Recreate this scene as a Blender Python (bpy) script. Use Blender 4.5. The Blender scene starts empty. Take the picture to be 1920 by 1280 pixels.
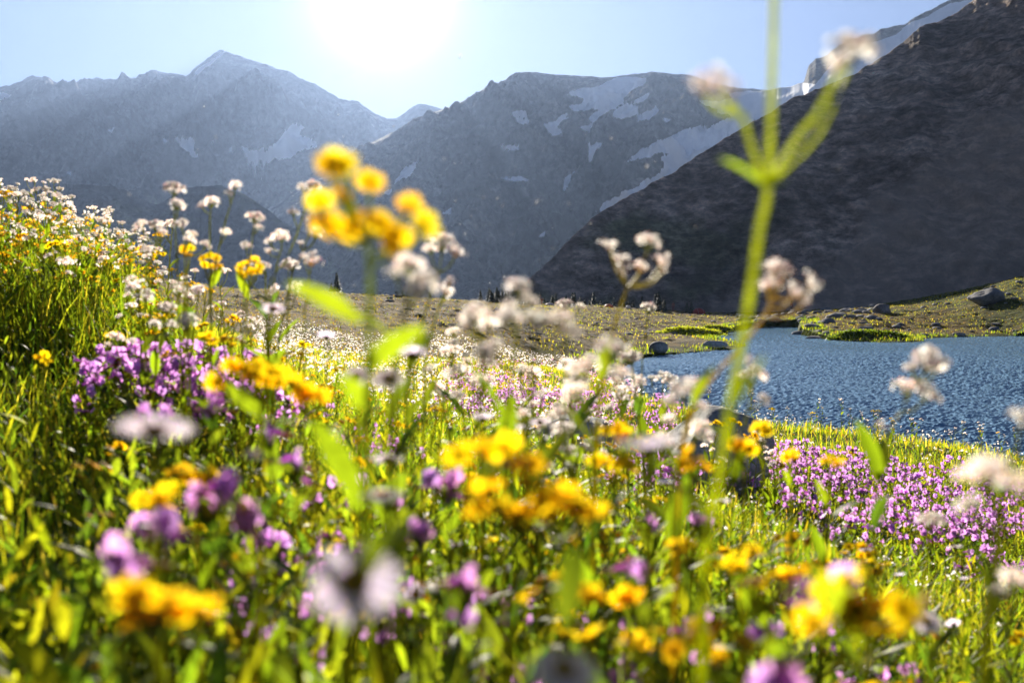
import bpy, bmesh, math, random
import numpy as np
from mathutils import Vector, Matrix, Quaternion
R = math.radians
random.seed(7); rng = np.random.default_rng(7)
sc = bpy.context.scene
COL = sc.collection

# ------------------------------------------------------------------ camera
FPX = 1707.0                      # focal length in pixels of the 1920 px wide photograph (32 mm)
PITCH = math.atan((540-640)/FPX)
CP, SP = math.cos(PITCH), math.sin(PITCH)
def P(col, row, Y):               # point seen at (col,row) at the forward distance Y
    u = (col-960)/FPX; v = (640-row)/FPX
    dy = CP - v*SP; dz = SP + v*CP
    s = Y/dy
    return np.array([u*s, Y, dz*s])
def pix(x, y, z):                 # inverse, vectorised
    f = y*CP + z*SP; up = -y*SP + z*CP
    return 960+FPX*x/f, 640-FPX*up/f
cam_d = bpy.data.cameras.new('camera'); cam = bpy.data.objects.new('camera', cam_d); COL.objects.link(cam)
cam.location = (0, 0, 0); cam.rotation_euler = (R(90)+PITCH, 0, 0)
cam_d.sensor_width = 36; cam_d.lens = 32; cam_d.clip_start = 0.03; cam_d.clip_end = 60000
cam_d.dof.use_dof = True; cam_d.dof.focus_distance = 12.0; cam_d.dof.aperture_fstop = 3.3
sc.camera = cam

# ------------------------------------------------------------------ noise
_perm = np.random.default_rng(3).permutation(256); _perm = np.concatenate([_perm]*3)
_g = np.random.default_rng(4).normal(size=(256, 3)); _g /= np.linalg.norm(_g, axis=1)[:, None]
def perlin(x, y, z=0.0):
    x = np.asarray(x, float); y = np.asarray(y, float); z = np.zeros_like(x)+z
    xi = np.floor(x).astype(int); yi = np.floor(y).astype(int); zi = np.floor(z).astype(int)
    xf, yf, zf = x-xi, y-yi, z-zi
    def fade(t): return t*t*t*(t*(t*6-15)+10)
    u, v, w = fade(xf), fade(yf), fade(zf)
    def gr(i, j, k):
        h = _perm[_perm[_perm[(xi+i) & 255]+((yi+j) & 255)]+((zi+k) & 255)]
        g = _g[h]
        return g[..., 0]*(xf-i)+g[..., 1]*(yf-j)+g[..., 2]*(zf-k)
    def L(a, b, t): return a+(b-a)*t
    return L(L(L(gr(0,0,0), gr(1,0,0), u), L(gr(0,1,0), gr(1,1,0), u), v),
             L(L(gr(0,0,1), gr(1,0,1), u), L(gr(0,1,1), gr(1,1,1), u), v), w)*1.6
def fbm(x, y, z=0.0, o=5, lac=2.03, gain=0.5):
    s = 0; a = 1; f = 1
    for i in range(o):
        s = s+a*perlin(x*f+i*17.3, y*f-i*9.1, z*f); a *= gain; f *= lac
    return s
def ridged(x, y, z=0.0, o=6, lac=2.07, gain=0.5):
    s = 0; a = 1; f = 1; tot = 0
    for i in range(o):
        s = s+a*(1-np.abs(perlin(x*f+i*11.7, y*f+i*5.3, z*f))*1.6); tot += a; a *= gain; f *= lac
    return s/tot
def smooth(a, b, x):
    t = np.clip((x-a)/(b-a), 0, 1); return t*t*(3-2*t)

# ------------------------------------------------------------------ scene-graph helpers
def tag(o, label=None, cat=None, group=None, kind=None):
    if label: o['label'] = label
    if cat: o['category'] = cat
    if group: o['group'] = group
    if kind: o['kind'] = kind
    return o
def empty(name, loc, label, cat, group=None, rz=0.0, scale=1.0):
    o = bpy.data.objects.new(name, None); COL.objects.link(o)
    o.empty_display_size = 0.05
    o.location = loc; o.rotation_euler = (0, 0, rz); o.scale = (scale,)*3
    return tag(o, label, cat, group)
def link(name, me, parent=None, loc=(0,0,0), rot=None, scale=1.0):
    o = bpy.data.objects.new(name, me); COL.objects.link(o)
    o.location = loc
    if rot is not None:
        o.rotation_mode = 'QUATERNION'; o.rotation_quaternion = rot
    o.scale = (scale,)*3 if not hasattr(scale, '__len__') else scale
    if parent: o.parent = parent
    return o
def np_mesh(name, V, quads=None, tris=None, mats=(), tint=None, smooth_=True, midx=None, attrs=None):
    me = bpy.data.meshes.new(name)
    quads = np.zeros((0,4), int) if quads is None else np.asarray(quads, int).reshape(-1, 4)
    tris = np.zeros((0,3), int) if tris is None else np.asarray(tris, int).reshape(-1, 3)
    nq, nt = len(quads), len(tris)
    me.vertices.add(len(V)); me.vertices.foreach_set('co', np.asarray(V, np.float32).ravel())
    me.loops.add(nq*4+nt*3); me.loops.foreach_set('vertex_index', np.concatenate([quads.ravel(), tris.ravel()]).astype(np.int32))
    me.polygons.add(nq+nt)
    ls = np.concatenate([np.arange(nq)*4, nq*4+np.arange(nt)*3]).astype(np.int32)
    me.polygons.foreach_set('loop_start', ls)
    if smooth_: me.polygons.foreach_set('use_smooth', np.ones(nq+nt, bool))
    if midx is not None: me.polygons.foreach_set('material_index', np.asarray(midx, np.int32))
    for m in mats: me.materials.append(m)
    me.update(calc_edges=True)
    if tint is not None:
        a = me.color_attributes.new('tint', 'FLOAT_COLOR', 'POINT')
        t = np.ones((len(V), 4), np.float32); t[:, :3] = tint
        a.data.foreach_set('color', t.ravel())
    for k, v in (attrs or {}).items():
        a = me.attributes.new(k, 'FLOAT', 'POINT'); a.data.foreach_set('value', np.asarray(v, np.float32))
    me.validate()
    return me
def grid_quads(n, m, wrap=False):
    i = np.arange(n-1)[:, None]; j = np.arange(m if wrap else m-1)[None, :]
    a = i*m+j; b = i*m+(j+1) % m
    return np.stack([a, b, b+m, a+m], -1).reshape(-1, 4)

# ------------------------------------------------------------------ materials
def mat(name):
    m = bpy.data.materials.new(name); m.use_nodes = True
    nt = m.node_tree; nt.nodes.clear()
    return m, nt, nt.nodes, nt.links
def N(ns, t, **kw):
    n = ns.new(t)
    for k, v in kw.items():
        if k in n.inputs: n.inputs[k].default_value = v
        else: setattr(n, k, v)
    return n
def ramp(ns, stops, interp='LINEAR'):
    r = ns.new('ShaderNodeValToRGB'); r.color_ramp.interpolation = interp
    e = r.color_ramp.elements
    while len(e) > 1: e.remove(e[0])
    e[0].position = stops[0][0]; e[0].color = (*stops[0][1], 1)
    for p, c in stops[1:]:
        x = e.new(p); x.color = (*c, 1)
    return r
def mixc(ns, ls, fac, a, b, bt='MIX'):
    n = ns.new('ShaderNodeMix'); n.data_type = 'RGBA'; n.blend_type = bt
    for s, v in ((0, fac), (6, a), (7, b)):
        if isinstance(v, (int, float)): n.inputs[s].default_value = v
        elif isinstance(v, tuple): n.inputs[s].default_value = (*v, 1)
        else: ls.new(v, n.inputs[s])
    return n.outputs[2]
def leafy(name, rough=0.42, trans=0.5, tcol=(1.6, 1.7, 0.5), spec=0.5, vein=True, hue=False):
    """thin plant tissue: colour from the 'tint' attribute, light passes through it"""
    m, nt, ns, ls = mat(name)
    at = N(ns, 'ShaderNodeAttribute', attribute_name='tint')
    oi = N(ns, 'ShaderNodeObjectInfo')
    h = N(ns, 'ShaderNodeHueSaturation'); ls.new(at.outputs['Color'], h.inputs['Color'])
    mr = N(ns, 'ShaderNodeMapRange'); ls.new(oi.outputs['Random'], mr.inputs[0]); mr.inputs[3].default_value = 0.8; mr.inputs[4].default_value = 1.22
    ls.new(mr.outputs[0], h.inputs['Value'])
    mh = N(ns, 'ShaderNodeMapRange'); fr_ = N(ns, 'ShaderNodeMath', operation='MULTIPLY'); ls.new(oi.outputs['Random'], fr_.inputs[0]); fr_.inputs[1].default_value = 17.3
    f2_ = N(ns, 'ShaderNodeMath', operation='FRACT'); ls.new(fr_.outputs[0], f2_.inputs[0]); ls.new(f2_.outputs[0], mh.inputs[0]); mh.inputs[3].default_value = .487; mh.inputs[4].default_value = .517
    if hue: ls.new(mh.outputs[0], h.inputs['Hue'])
    c = h.outputs[0]
    if vein:
        tc = N(ns, 'ShaderNodeTexCoord'); nz = N(ns, 'ShaderNodeTexNoise', Scale=90.0, Detail=3.0); ls.new(tc.outputs['Object'], nz.inputs['Vector'])
        r = ramp(ns, [(0.3, (0.72,)*3), (0.7, (1.2,)*3)]); ls.new(nz.outputs[0], r.inputs[0])
        c = mixc(ns, ls, 1.0, c, r.outputs[0], 'MULTIPLY')
    p = N(ns, 'ShaderNodeBsdfPrincipled', Roughness=rough); p.inputs['Specular IOR Level'].default_value = spec
    ls.new(c, p.inputs['Base Color'])
    t = N(ns, 'ShaderNodeBsdfTranslucent')
    tc2 = mixc(ns, ls, 1.0, c, tcol, 'MULTIPLY'); ls.new(tc2, t.inputs['Color'])
    mx = N(ns, 'ShaderNodeMixShader'); mx.inputs[0].default_value = trans
    ls.new(p.outputs[0], mx.inputs[1]); ls.new(t.outputs[0], mx.inputs[2])
    o = N(ns, 'ShaderNodeOutputMaterial'); ls.new(mx.outputs[0], o.inputs['Surface'])
    return m
M_leaf = leafy('leaf_green', 0.5, 0.66, (4.3, 4.3, 1.0), 0.22)
M_stem = leafy('stem_green', 0.45, 0.6, (3.0, 2.9, 0.8), 0.35)
M_petal = leafy('petal_pale', 0.6, 0.7, (1.3, 1.28, 1.28), 0.3, False, True)
M_yellow = leafy('petal_yellow', 0.55, 0.78, (1.04, 1.16, 0.75), 0.3, False, True)
M_disc = leafy('flower_disc', 0.75, 0.35, (1.0, 1.0, 1.0), 0.2, False)

def rock_mat(name, c1, c2, c3, scale, bump=0.5, lichen=0.0, dist=0.1):
    m, nt, ns, ls = mat(name)
    tc = N(ns, 'ShaderNodeTexCoord')
    n1 = N(ns, 'ShaderNodeTexNoise', Scale=scale, Detail=9.0, Roughness=0.62); ls.new(tc.outputs['Object'], n1.inputs['Vector'])
    n2 = N(ns, 'ShaderNodeTexNoise', Scale=scale*9, Detail=6.0, Roughness=0.7); ls.new(tc.outputs['Object'], n2.inputs['Vector'])
    r = ramp(ns, [(0.3, c1), (0.52, c2), (0.72, c3)]); ls.new(n1.outputs[0], r.inputs[0])
    r2 = ramp(ns, [(0.35, (0.55,)*3), (0.65, (1.25,)*3)]); ls.new(n2.outputs[0], r2.inputs[0])
    c = mixc(ns, ls, 0.8, r.outputs[0], r2.outputs[0], 'MULTIPLY')
    p = N(ns, 'ShaderNodeBsdfPrincipled', Roughness=0.9); p.inputs['Specular IOR Level'].default_value = 0.25
    ls.new(c, p.inputs['Base Color'])
    b = N(ns, 'ShaderNodeBump', Strength=bump, Distance=dist); ls.new(n2.outputs[0], b.inputs['Height'])
    b2 = N(ns, 'ShaderNodeBump', Strength=bump, Distance=dist*4); ls.new(n1.outputs[0], b2.inputs['Height']); ls.new(b.outputs[0], b2.inputs['Normal'])
    ls.new(b2.outputs[0], p.inputs['Normal'])
    o = N(ns, 'ShaderNodeOutputMaterial'); ls.new(p.outputs[0], o.inputs['Surface'])
    return m
M_boulder = rock_mat('granite_boulder', (0.20,0.205,0.21), (0.46,0.465,0.46), (0.7,0.69,0.66), 5.0, 0.9, dist=0.012)
M_stone = rock_mat('pale_stone', (0.10,0.10,0.11), (0.22,0.22,0.23), (0.4,0.39,0.38), 0.6, 0.5, dist=0.05)

def plain(name, c, rough=0.6, trans=0.0):
    m, nt, ns, ls = mat(name)
    tc = N(ns, 'ShaderNodeTexCoord'); nz = N(ns, 'ShaderNodeTexNoise', Scale=12.0, Detail=4.0); ls.new(tc.outputs['Object'], nz.inputs['Vector'])
    r = ramp(ns, [(0.3, tuple(x*0.75 for x in c)), (0.7, tuple(min(1, x*1.15) for x in c))]); ls.new(nz.outputs[0], r.inputs[0])
    p = N(ns, 'ShaderNodeBsdfPrincipled', Roughness=rough); ls.new(r.outputs[0], p.inputs['Base Color'])
    o = N(ns, 'ShaderNodeOutputMaterial')
    if trans:
        t = N(ns, 'ShaderNodeBsdfTranslucent'); ls.new(r.outputs[0], t.inputs['Color'])
        mx = N(ns, 'ShaderNodeMixShader'); mx.inputs[0].default_value = trans
        ls.new(p.outputs[0], mx.inputs[1]); ls.new(t.outputs[0], mx.inputs[2]); ls.new(mx.outputs[0], o.inputs['Surface'])
    else: ls.new(p.outputs[0], o.inputs['Surface'])
    return m

# mountains: rock with snow where the 'snow' attribute says so
def mountain_mat(name, ca, cb, cc, sc1, snowcol=(0.90,0.92,0.95), bumpd=8.0, streak=1.0, scree=None):
    m, nt, ns, ls = mat(name)
    geo = N(ns, 'ShaderNodeNewGeometry')
    mp = N(ns, 'ShaderNodeMapping'); mp.inputs['Scale'].default_value = (1, 1, 1.0/streak); ls.new(geo.outputs['Position'], mp.inputs[0])
    n1 = N(ns, 'ShaderNodeTexNoise', Scale=sc1, Detail=12.0, Roughness=0.66, Distortion=0.4); ls.new(mp.outputs[0], n1.inputs['Vector'])
    n2 = N(ns, 'ShaderNodeTexNoise', Scale=sc1*7, Detail=8.0, Roughness=0.72); ls.new(mp.outputs[0], n2.inputs['Vector'])
    n3 = N(ns, 'ShaderNodeTexVoronoi', Scale=sc1*22); ls.new(mp.outputs[0], n3.inputs['Vector'])
    r = ramp(ns, [(0.33, ca), (0.5, cb), (0.68, cc)]); ls.new(n1.outputs[0], r.inputs[0])
    r2 = ramp(ns, [(0.36, (0.22,)*3), (0.5, (.85,)*3), (0.66, (2.3,)*3)]); ls.new(n2.outputs[0], r2.inputs[0])
    c = mixc(ns, ls, 0.85, r.outputs[0], r2.outputs[0], 'MULTIPLY')
    r3 = ramp(ns, [(0.0, (1.5,)*3), (0.25, (1.0,)*3), (1.0, (0.8,)*3)]); ls.new(n3.outputs['Distance'], r3.inputs[0])
    c = mixc(ns, ls, 0.5, c, r3.outputs[0], 'MULTIPLY')
    ga = N(ns, 'ShaderNodeAttribute', attribute_name='green')
    c = mixc(ns, ls, ga.outputs['Fac'], c, mixc(ns, ls, 0.8, (0.15,0.17,0.08), r2.outputs[0], 'MULTIPLY'))
    sa = N(ns, 'ShaderNodeAttribute', attribute_name='scree')
    scol = mixc(ns, ls, 0.28, scree or cb, r2.outputs[0], 'MULTIPLY')
    c = mixc(ns, ls, sa.outputs['Fac'], c, scol)
    at = N(ns, 'ShaderNodeAttribute', attribute_name='snow')
    ad = N(ns, 'ShaderNodeMath', operation='MULTIPLY_ADD'); ls.new(n2.outputs[0], ad.inputs[0]); ad.inputs[1].default_value = 1.6; ls.new(at.outputs['Fac'], ad.inputs[2])
    st = ramp(ns, [(0.78, (0,0,0)), (0.83, (1,1,1))])
    sb = N(ns, 'ShaderNodeMath', operation='MULTIPLY'); ls.new(ad.outputs[0], sb.inputs[0]); sb.inputs[1].default_value = 0.5; 
    ls.new(sb.outputs[0], st.inputs[0])
    sn = ramp(ns, [(0.3, tuple(x*0.82 for x in snowcol)), (0.7, snowcol)]); ls.new(n1.outputs[0], sn.inputs[0])
    c = mixc(ns, ls, st.outputs[0], c, sn.outputs[0])
    p = N(ns, 'ShaderNodeBsdfPrincipled', Roughness=0.92); p.inputs['Specular IOR Level'].default_value = 0.1
    ls.new(c, p.inputs['Base Color'])
    hh = mixc(ns, ls, st.outputs[0], n2.outputs[0], (0.5,0.5,0.5))
    b = N(ns, 'ShaderNodeBump', Strength=0.9, Distance=bumpd); ls.new(hh, b.inputs['Height']); ls.new(b.outputs[0], p.inputs['Normal'])
    o = N(ns, 'ShaderNodeOutputMaterial'); ls.new(p.outputs[0], o.inputs['Surface'])
    return m

# ------------------------------------------------------------------ polygons and terrain height
def poly_sd(px, py, poly):        # signed distance, positive inside
    poly = np.asarray(poly, float); d = np.full(px.shape, 1e18); ins = np.zeros(px.shape, bool)
    for (x1, y1), (x2, y2) in zip(poly, np.roll(poly, -1, 0)):
        ex, ey = x2-x1, y2-y1; L = ex*ex+ey*ey+1e-12
        t = np.clip(((px-x1)*ex+(py-y1)*ey)/L, 0, 1)
        d = np.minimum(d, (px-x1-t*ex)**2+(py-y1-t*ey)**2)
        c = ((y1 > py) != (y2 > py)) & (px < (x2-x1)*(py-y1)/(y2-y1+1e-12)+x1)
        ins ^= c
    return np.where(ins, 1, -1)*np.sqrt(d)
WZ = -5.0
LAKE = [(5.8,53),(9.1,65),(13.5,70),(18.2,74),(20.4,79),(19.4,85),(20.0,93),(25.0,104),(29.5,114),(34.5,118),(36.5,116),(33.5,106),(31.0,97),
        (30.5,91),(31.2,85.5),(34.5,83.5),(38.5,85),(41.5,91),(47,93.5),(54,95),(73,100),(84,86),(84,60),(62,24),(25,17.5),(15,21),(9,20.5),(5,25),(3.5,33),(3,42)]
cps = []
def cp(col, lst):
    for Y, z in lst: cps.append(((col-960)/FPX*Y, Y, z))
for q in [(0,0,-.62),(-1,0,-.5),(1,0,-.8),(0,-2,-.5),(-3,-3,.1),(3,-3,-1.5),(-10,-10,1.5),(10,-10,-3.2),(0,-20,.5),(-20,0,3),(16,2,-4.3),
          (0,-100,8),(-100,0,14),(60,-30,-3),(100,0,-2),(-60,60,7),(-100,100,8),(100,60,-1),(120,110,6),(-5,3,.55),(-4,1,.3),(-1.2,.8,-.55),(-80,150,5),(110,150,8)]: cps.append(q)
cp(0,   [(1.5,-.6),(2.5,-.55),(3.6,-.36),(5.2,.06),(8,.22),(20,.4),(60,1.5),(120,1.5)])
cp(180, [(1.5,-.62),(2.5,-.56),(3.8,-.36),(5.2,-.02),(8,0.0),(20,-.1)])
cp(350, [(1.2,-.64),(3,-.52),(5,-.42),(8,-.45),(20,-.75),(60,-.6),(100,-.2)])
cp(500, [(3,-.62),(5,-.7),(10,-.9),(25,-1.1),(60,-.6),(90,-.3),(140,-.9)])
cp(700, [(1.2,-.66),(3,-.72),(5,-.85),(10,-1.2),(25,-1.6),(60,-1.2),(100,-.9),(140,-1.4)])
cp(960, [(1,-.68),(3,-.82),(5,-.97),(10,-1.35),(15,-1.6),(30,-2.2),(60,-2.6),(100,-2.2),(145,-2.6)])
cp(1150,[(3,-.92),(5,-1.1),(10,-1.5),(15,-1.7),(18,-1.95),(24,-3.2),(35,-5),(58,-4.7),(75,-4.1),(100,-3.9),(145,-3.2)])
cp(1330,[(1,-.7),(3,-.97),(5,-1.22),(10,-1.6),(13,-1.85),(18,-3.6),(26,-5),(80,-4.7),(100,-4.6),(125,-4.4),(150,-4.2)])
cp(1600,[(1,-.76),(2,-.95),(3.5,-1.15),(5,-1.35),(8,-1.6),(11,-1.78),(15,-3.4),(20,-5),(88,-4.8),(105,-3.9),(125,-3.1),(150,-3.2)])
cp(1900,[(1,-.82),(2,-1.05),(3,-1.25),(5,-1.55),(7,-1.78),(10,-1.97),(11,-2.03),(15,-3.8),(20,-5.1),(97,-4.7),(108,-1.8),(124,1.2),(140,1.2)])
cps = np.array(cps, float)
def warp(x, y):
    r = np.sqrt(x*x+y*y)+1e-9; k = np.log1p(r/1.5)/r
    return x*k, y*k
def _phi(d2): return 0.5*d2*np.log(d2+1e-12)
wx, wy = warp(cps[:,0], cps[:,1]); n_ = len(cps)
K = _phi((wx[:,None]-wx)**2+(wy[:,None]-wy)**2)+np.eye(n_)*0.004
Pm = np.stack([np.ones(n_), wx, wy], 1)
A_ = np.block([[K, Pm], [Pm.T, np.zeros((3,3))]])
Wt = np.linalg.solve(A_, np.concatenate([cps[:,2], np.zeros(3)]))
def ground(x, y):
    x = np.atleast_1d(np.asarray(x, float)); y = np.atleast_1d(np.asarray(y, float))
    sh = x.shape; x = x.ravel(); y = y.ravel(); z = np.empty_like(x)
    for i in range(0, len(x), 60000):
        a, b = warp(x[i:i+60000], y[i:i+60000])
        z[i:i+60000] = _phi((a[:,None]-wx)**2+(b[:,None]-wy)**2) @ Wt[:n_] + Wt[n_]+Wt[n_+1]*a+Wt[n_+2]*b
    r = np.hypot(x, y)
    sd = poly_sd(x, y, LAKE)
    far = smooth(8, 45, r)*smooth(0, 5, -sd)
    z = z+0.012*fbm(x*5, y*5)*smooth(.3, 2, r)+0.04*fbm(x*1.1, y*1.1, 3.)*smooth(1, 5, r)+far*(0.22*fbm(x*.33, y*.33, 1.)+0.16*np.abs(fbm(x*.9, y*.9, 2., o=4)))
    zo = np.maximum(z, WZ+0.12+0.10*np.clip(-sd, 0, 40)*1.0-np.clip(-sd-8, 0, 40)*0.1)
    zo = zo+0.0
    z = np.where(sd > 0, WZ-0.04-0.25*np.clip(sd, 0, 12), np.where(-sd < 25, np.maximum(z, WZ+0.03+0.12*np.clip(-sd, 0, 4)), z))
    b = smooth(150, 330, r)
    z = z*(1-b)+(-18)*b
    return z.reshape(sh)
def gz(x, y): return float(ground(x, y)[0])

# ground sheet (polar, fine ahead of the camera)
rad = np.concatenate([[0.02], np.geomspace(0.2, 3, 60), np.geomspace(3.1, 28, 230), np.linspace(28.4, 160, 400), np.geomspace(180, 4600, 26)])
az = np.concatenate([np.linspace(-36, 36, 420), np.linspace(37.5, 322.5, 110)])*math.pi/180
RR, AA = np.meshgrid(rad, az, indexing='ij')
gx, gy = RR*np.sin(AA), RR*np.cos(AA)
gzv = ground(gx, gy)
gV = np.stack([gx, gy, gzv], -1).reshape(-1, 3)
gq = grid_quads(len(rad), len(az), wrap=True)
col_, row_ = pix(gx, np.maximum(gy, .05), gzv)
rr = np.hypot(gx, gy)
sd_ = poly_sd(gx, gy, LAKE)
# how green / how gravelly the ground is
lush = 1-smooth(13, 26, rr+4*fbm(gx*.2, gy*.2))
lush = np.maximum(lush, smooth(-2.6, -.6, sd_+0.9*fbm(gx*.5, gy*.5))*(gy > 50))
lush = np.maximum(lush, (gx > 32)*(gy > 60)*smooth(45, 62, gx+14*fbm(gx*.11, gy*.11))*.9)
gravel = .25*smooth(0, 1.2, 1.0-np.abs((gx-16-(gy-100)*.15)/16)+.8*fbm(gx*.12, gy*.12, 8.))*smooth(72, 82, gy)*(gy < 175)*(gx < 36)
gravel = np.maximum(gravel*(1-lush*.8), smooth(.0, .8, fbm(gx*.25, gy*.25, 5.)-.1)*smooth(100, 120, gy)*(gx > 5)*(gx < 44)*.8)

def ground_mat():
    m, nt, ns, ls = mat('meadow_ground')
    geo = N(ns, 'ShaderNodeNewGeometry')
    n1 = N(ns, 'ShaderNodeTexNoise', Scale=0.45, Detail=9.0, Roughness=0.62); ls.new(geo.outputs['Position'], n1.inputs['Vector'])
    n2 = N(ns, 'ShaderNodeTexNoise', Scale=7.0, Detail=8.0, Roughness=0.75); ls.new(geo.outputs['Position'], n2.inputs['Vector'])
    n3 = N(ns, 'ShaderNodeTexNoise', Scale=1.6, Detail=8.0, Roughness=0.7); ls.new(geo.outputs['Position'], n3.inputs['Vector'])
    brown = ramp(ns, [(0.34, (0.018,0.016,0.009)), (0.44, (0.09,0.062,0.014)), (0.54, (0.22,0.14,0.03)), (0.64, (0.12,0.12,0.018))]); ls.new(n1.outputs[0], brown.inputs[0])
    green = ramp(ns, [(0.35, (0.025,0.035,0.008)), (0.5, (0.065,0.085,0.012)), (0.65, (0.13,0.15,0.02))]); ls.new(n3.outputs[0], green.inputs[0])
    grav = ramp(ns, [(0.38, (0.04,0.033,0.022)), (0.5, (0.12,0.098,0.07)), (0.62, (0.26,0.23,0.19))]); ls.new(n2.outputs[0], grav.inputs[0])
    a1 = N(ns, 'ShaderNodeAttribute', attribute_name='lush'); a2 = N(ns, 'ShaderNodeAttribute', attribute_name='gravel')
    a3 = N(ns, 'ShaderNodeAttribute', attribute_name='soil')
    c = mixc(ns, ls, a1.outputs['Fac'], brown.outputs[0], green.outputs[0])
    c = mixc(ns, ls, a2.outputs['Fac'], c, grav.outputs[0])
    r2 = ramp(ns, [(0.35, (0.5,)*3), (0.65, (1.3,)*3)]); ls.new(n2.outputs[0], r2.inputs[0])
    c = mixc(ns, ls, 0.8, c, r2.outputs[0], 'MULTIPLY')
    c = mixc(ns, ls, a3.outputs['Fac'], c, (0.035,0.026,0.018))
    p = N(ns, 'ShaderNodeBsdfPrincipled', Roughness=0.95); p.inputs['Specular IOR Level'].default_value = 0.1
    ls.new(c, p.inputs['Base Color'])
    b = N(ns, 'ShaderNodeBump', Strength=0.9, Distance=0.12); ls.new(n2.outputs[0], b.inputs['Height'])
    b2 = N(ns, 'ShaderNodeBump', Strength=0.8, Distance=0.5); ls.new(n3.outputs[0], b2.inputs['Height']); ls.new(b.outputs[0], b2.inputs['Normal'])
    ls.new(b2.outputs[0], p.inputs['Normal'])
    o = N(ns, 'ShaderNodeOutputMaterial'); ls.new(p.outputs[0], o.inputs['Surface'])
    return m
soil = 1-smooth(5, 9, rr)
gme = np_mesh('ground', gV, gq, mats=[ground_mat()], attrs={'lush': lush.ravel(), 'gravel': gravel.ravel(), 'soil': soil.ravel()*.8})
tag(link('ground', gme), kind='structure')

# ------------------------------------------------------------------ lake
def water_mat():
    m, nt, ns, ls = mat('lake_water')
    geo = N(ns, 'ShaderNodeNewGeometry')
    mp = N(ns, 'ShaderNodeMapping'); mp.inputs['Rotation'].default_value = (0,0,R(12)); mp.inputs['Scale'].default_value = (1.0, 1.9, 1.0); ls.new(geo.outputs['Position'], mp.inputs[0])
    n1 = N(ns, 'ShaderNodeTexNoise', Scale=2.6, Detail=5.0, Roughness=0.55, Distortion=0.3); ls.new(mp.outputs[0], n1.inputs['Vector'])
    n2 = N(ns, 'ShaderNodeTexNoise', Scale=0.7, Detail=2.0); ls.new(mp.outputs[0], n2.inputs['Vector'])
    p = N(ns, 'ShaderNodeBsdfPrincipled', Roughness=0.1, IOR=1.33); p.inputs['Base Color'].default_value = (0.18,0.33,0.50,1); p.inputs['Specular IOR Level'].default_value = 0.7
    b = N(ns, 'ShaderNodeBump', Strength=0.6, Distance=0.05); ls.new(n1.outputs[0], b.inputs['Height'])
    b2 = N(ns, 'ShaderNodeBump', Strength=0.0, Distance=0.12); ls.new(n2.outputs[0], b2.inputs['Height']); ls.new(b.outputs[0], b2.inputs['Normal'])
    ls.new(b2.outputs[0], p.inputs['Normal'])
    o = N(ns, 'ShaderNodeOutputMaterial'); ls.new(p.outputs[0], o.inputs['Surface'])
    return m
# real ripples: a fine sheet that is finest towards the near shore
wy_ = np.concatenate([np.geomspace(17, 120, 1300)]); wt_ = np.concatenate([np.linspace(.02, .75, 640), np.linspace(.76, 1.6, 110)])
WT, WY = np.meshgrid(wt_, wy_); WX = WT*WY
fade = 1-.55*smooth(60, 110, WY)
h = 4.2*(.016*perlin(WX*1.8+WY*.35, WY*2.2)+.020*perlin(WX*4.6-WY*.8, WY*6.0, 4.)+.012*perlin(WX*9.5+WY, WY*10.5, 8.))*(.8+.5*perlin(WX*.09, WY*.09, 2.))*fade
keep = poly_sd(WX, WY, LAKE) > -.6
q = grid_quads(len(wy_), len(wt_)); kf = keep.ravel(); q = q[kf[q].all(1)]
used = np.unique(q); rm = np.zeros(kf.size, int); rm[used] = np.arange(len(used))
V = np.stack([WX, WY, WZ+h], -1).reshape(-1, 3)[used]
me = np_mesh('lake', V, rm[q], mats=[water_mat()])
tag(link('lake', me), kind='structure')

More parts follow.
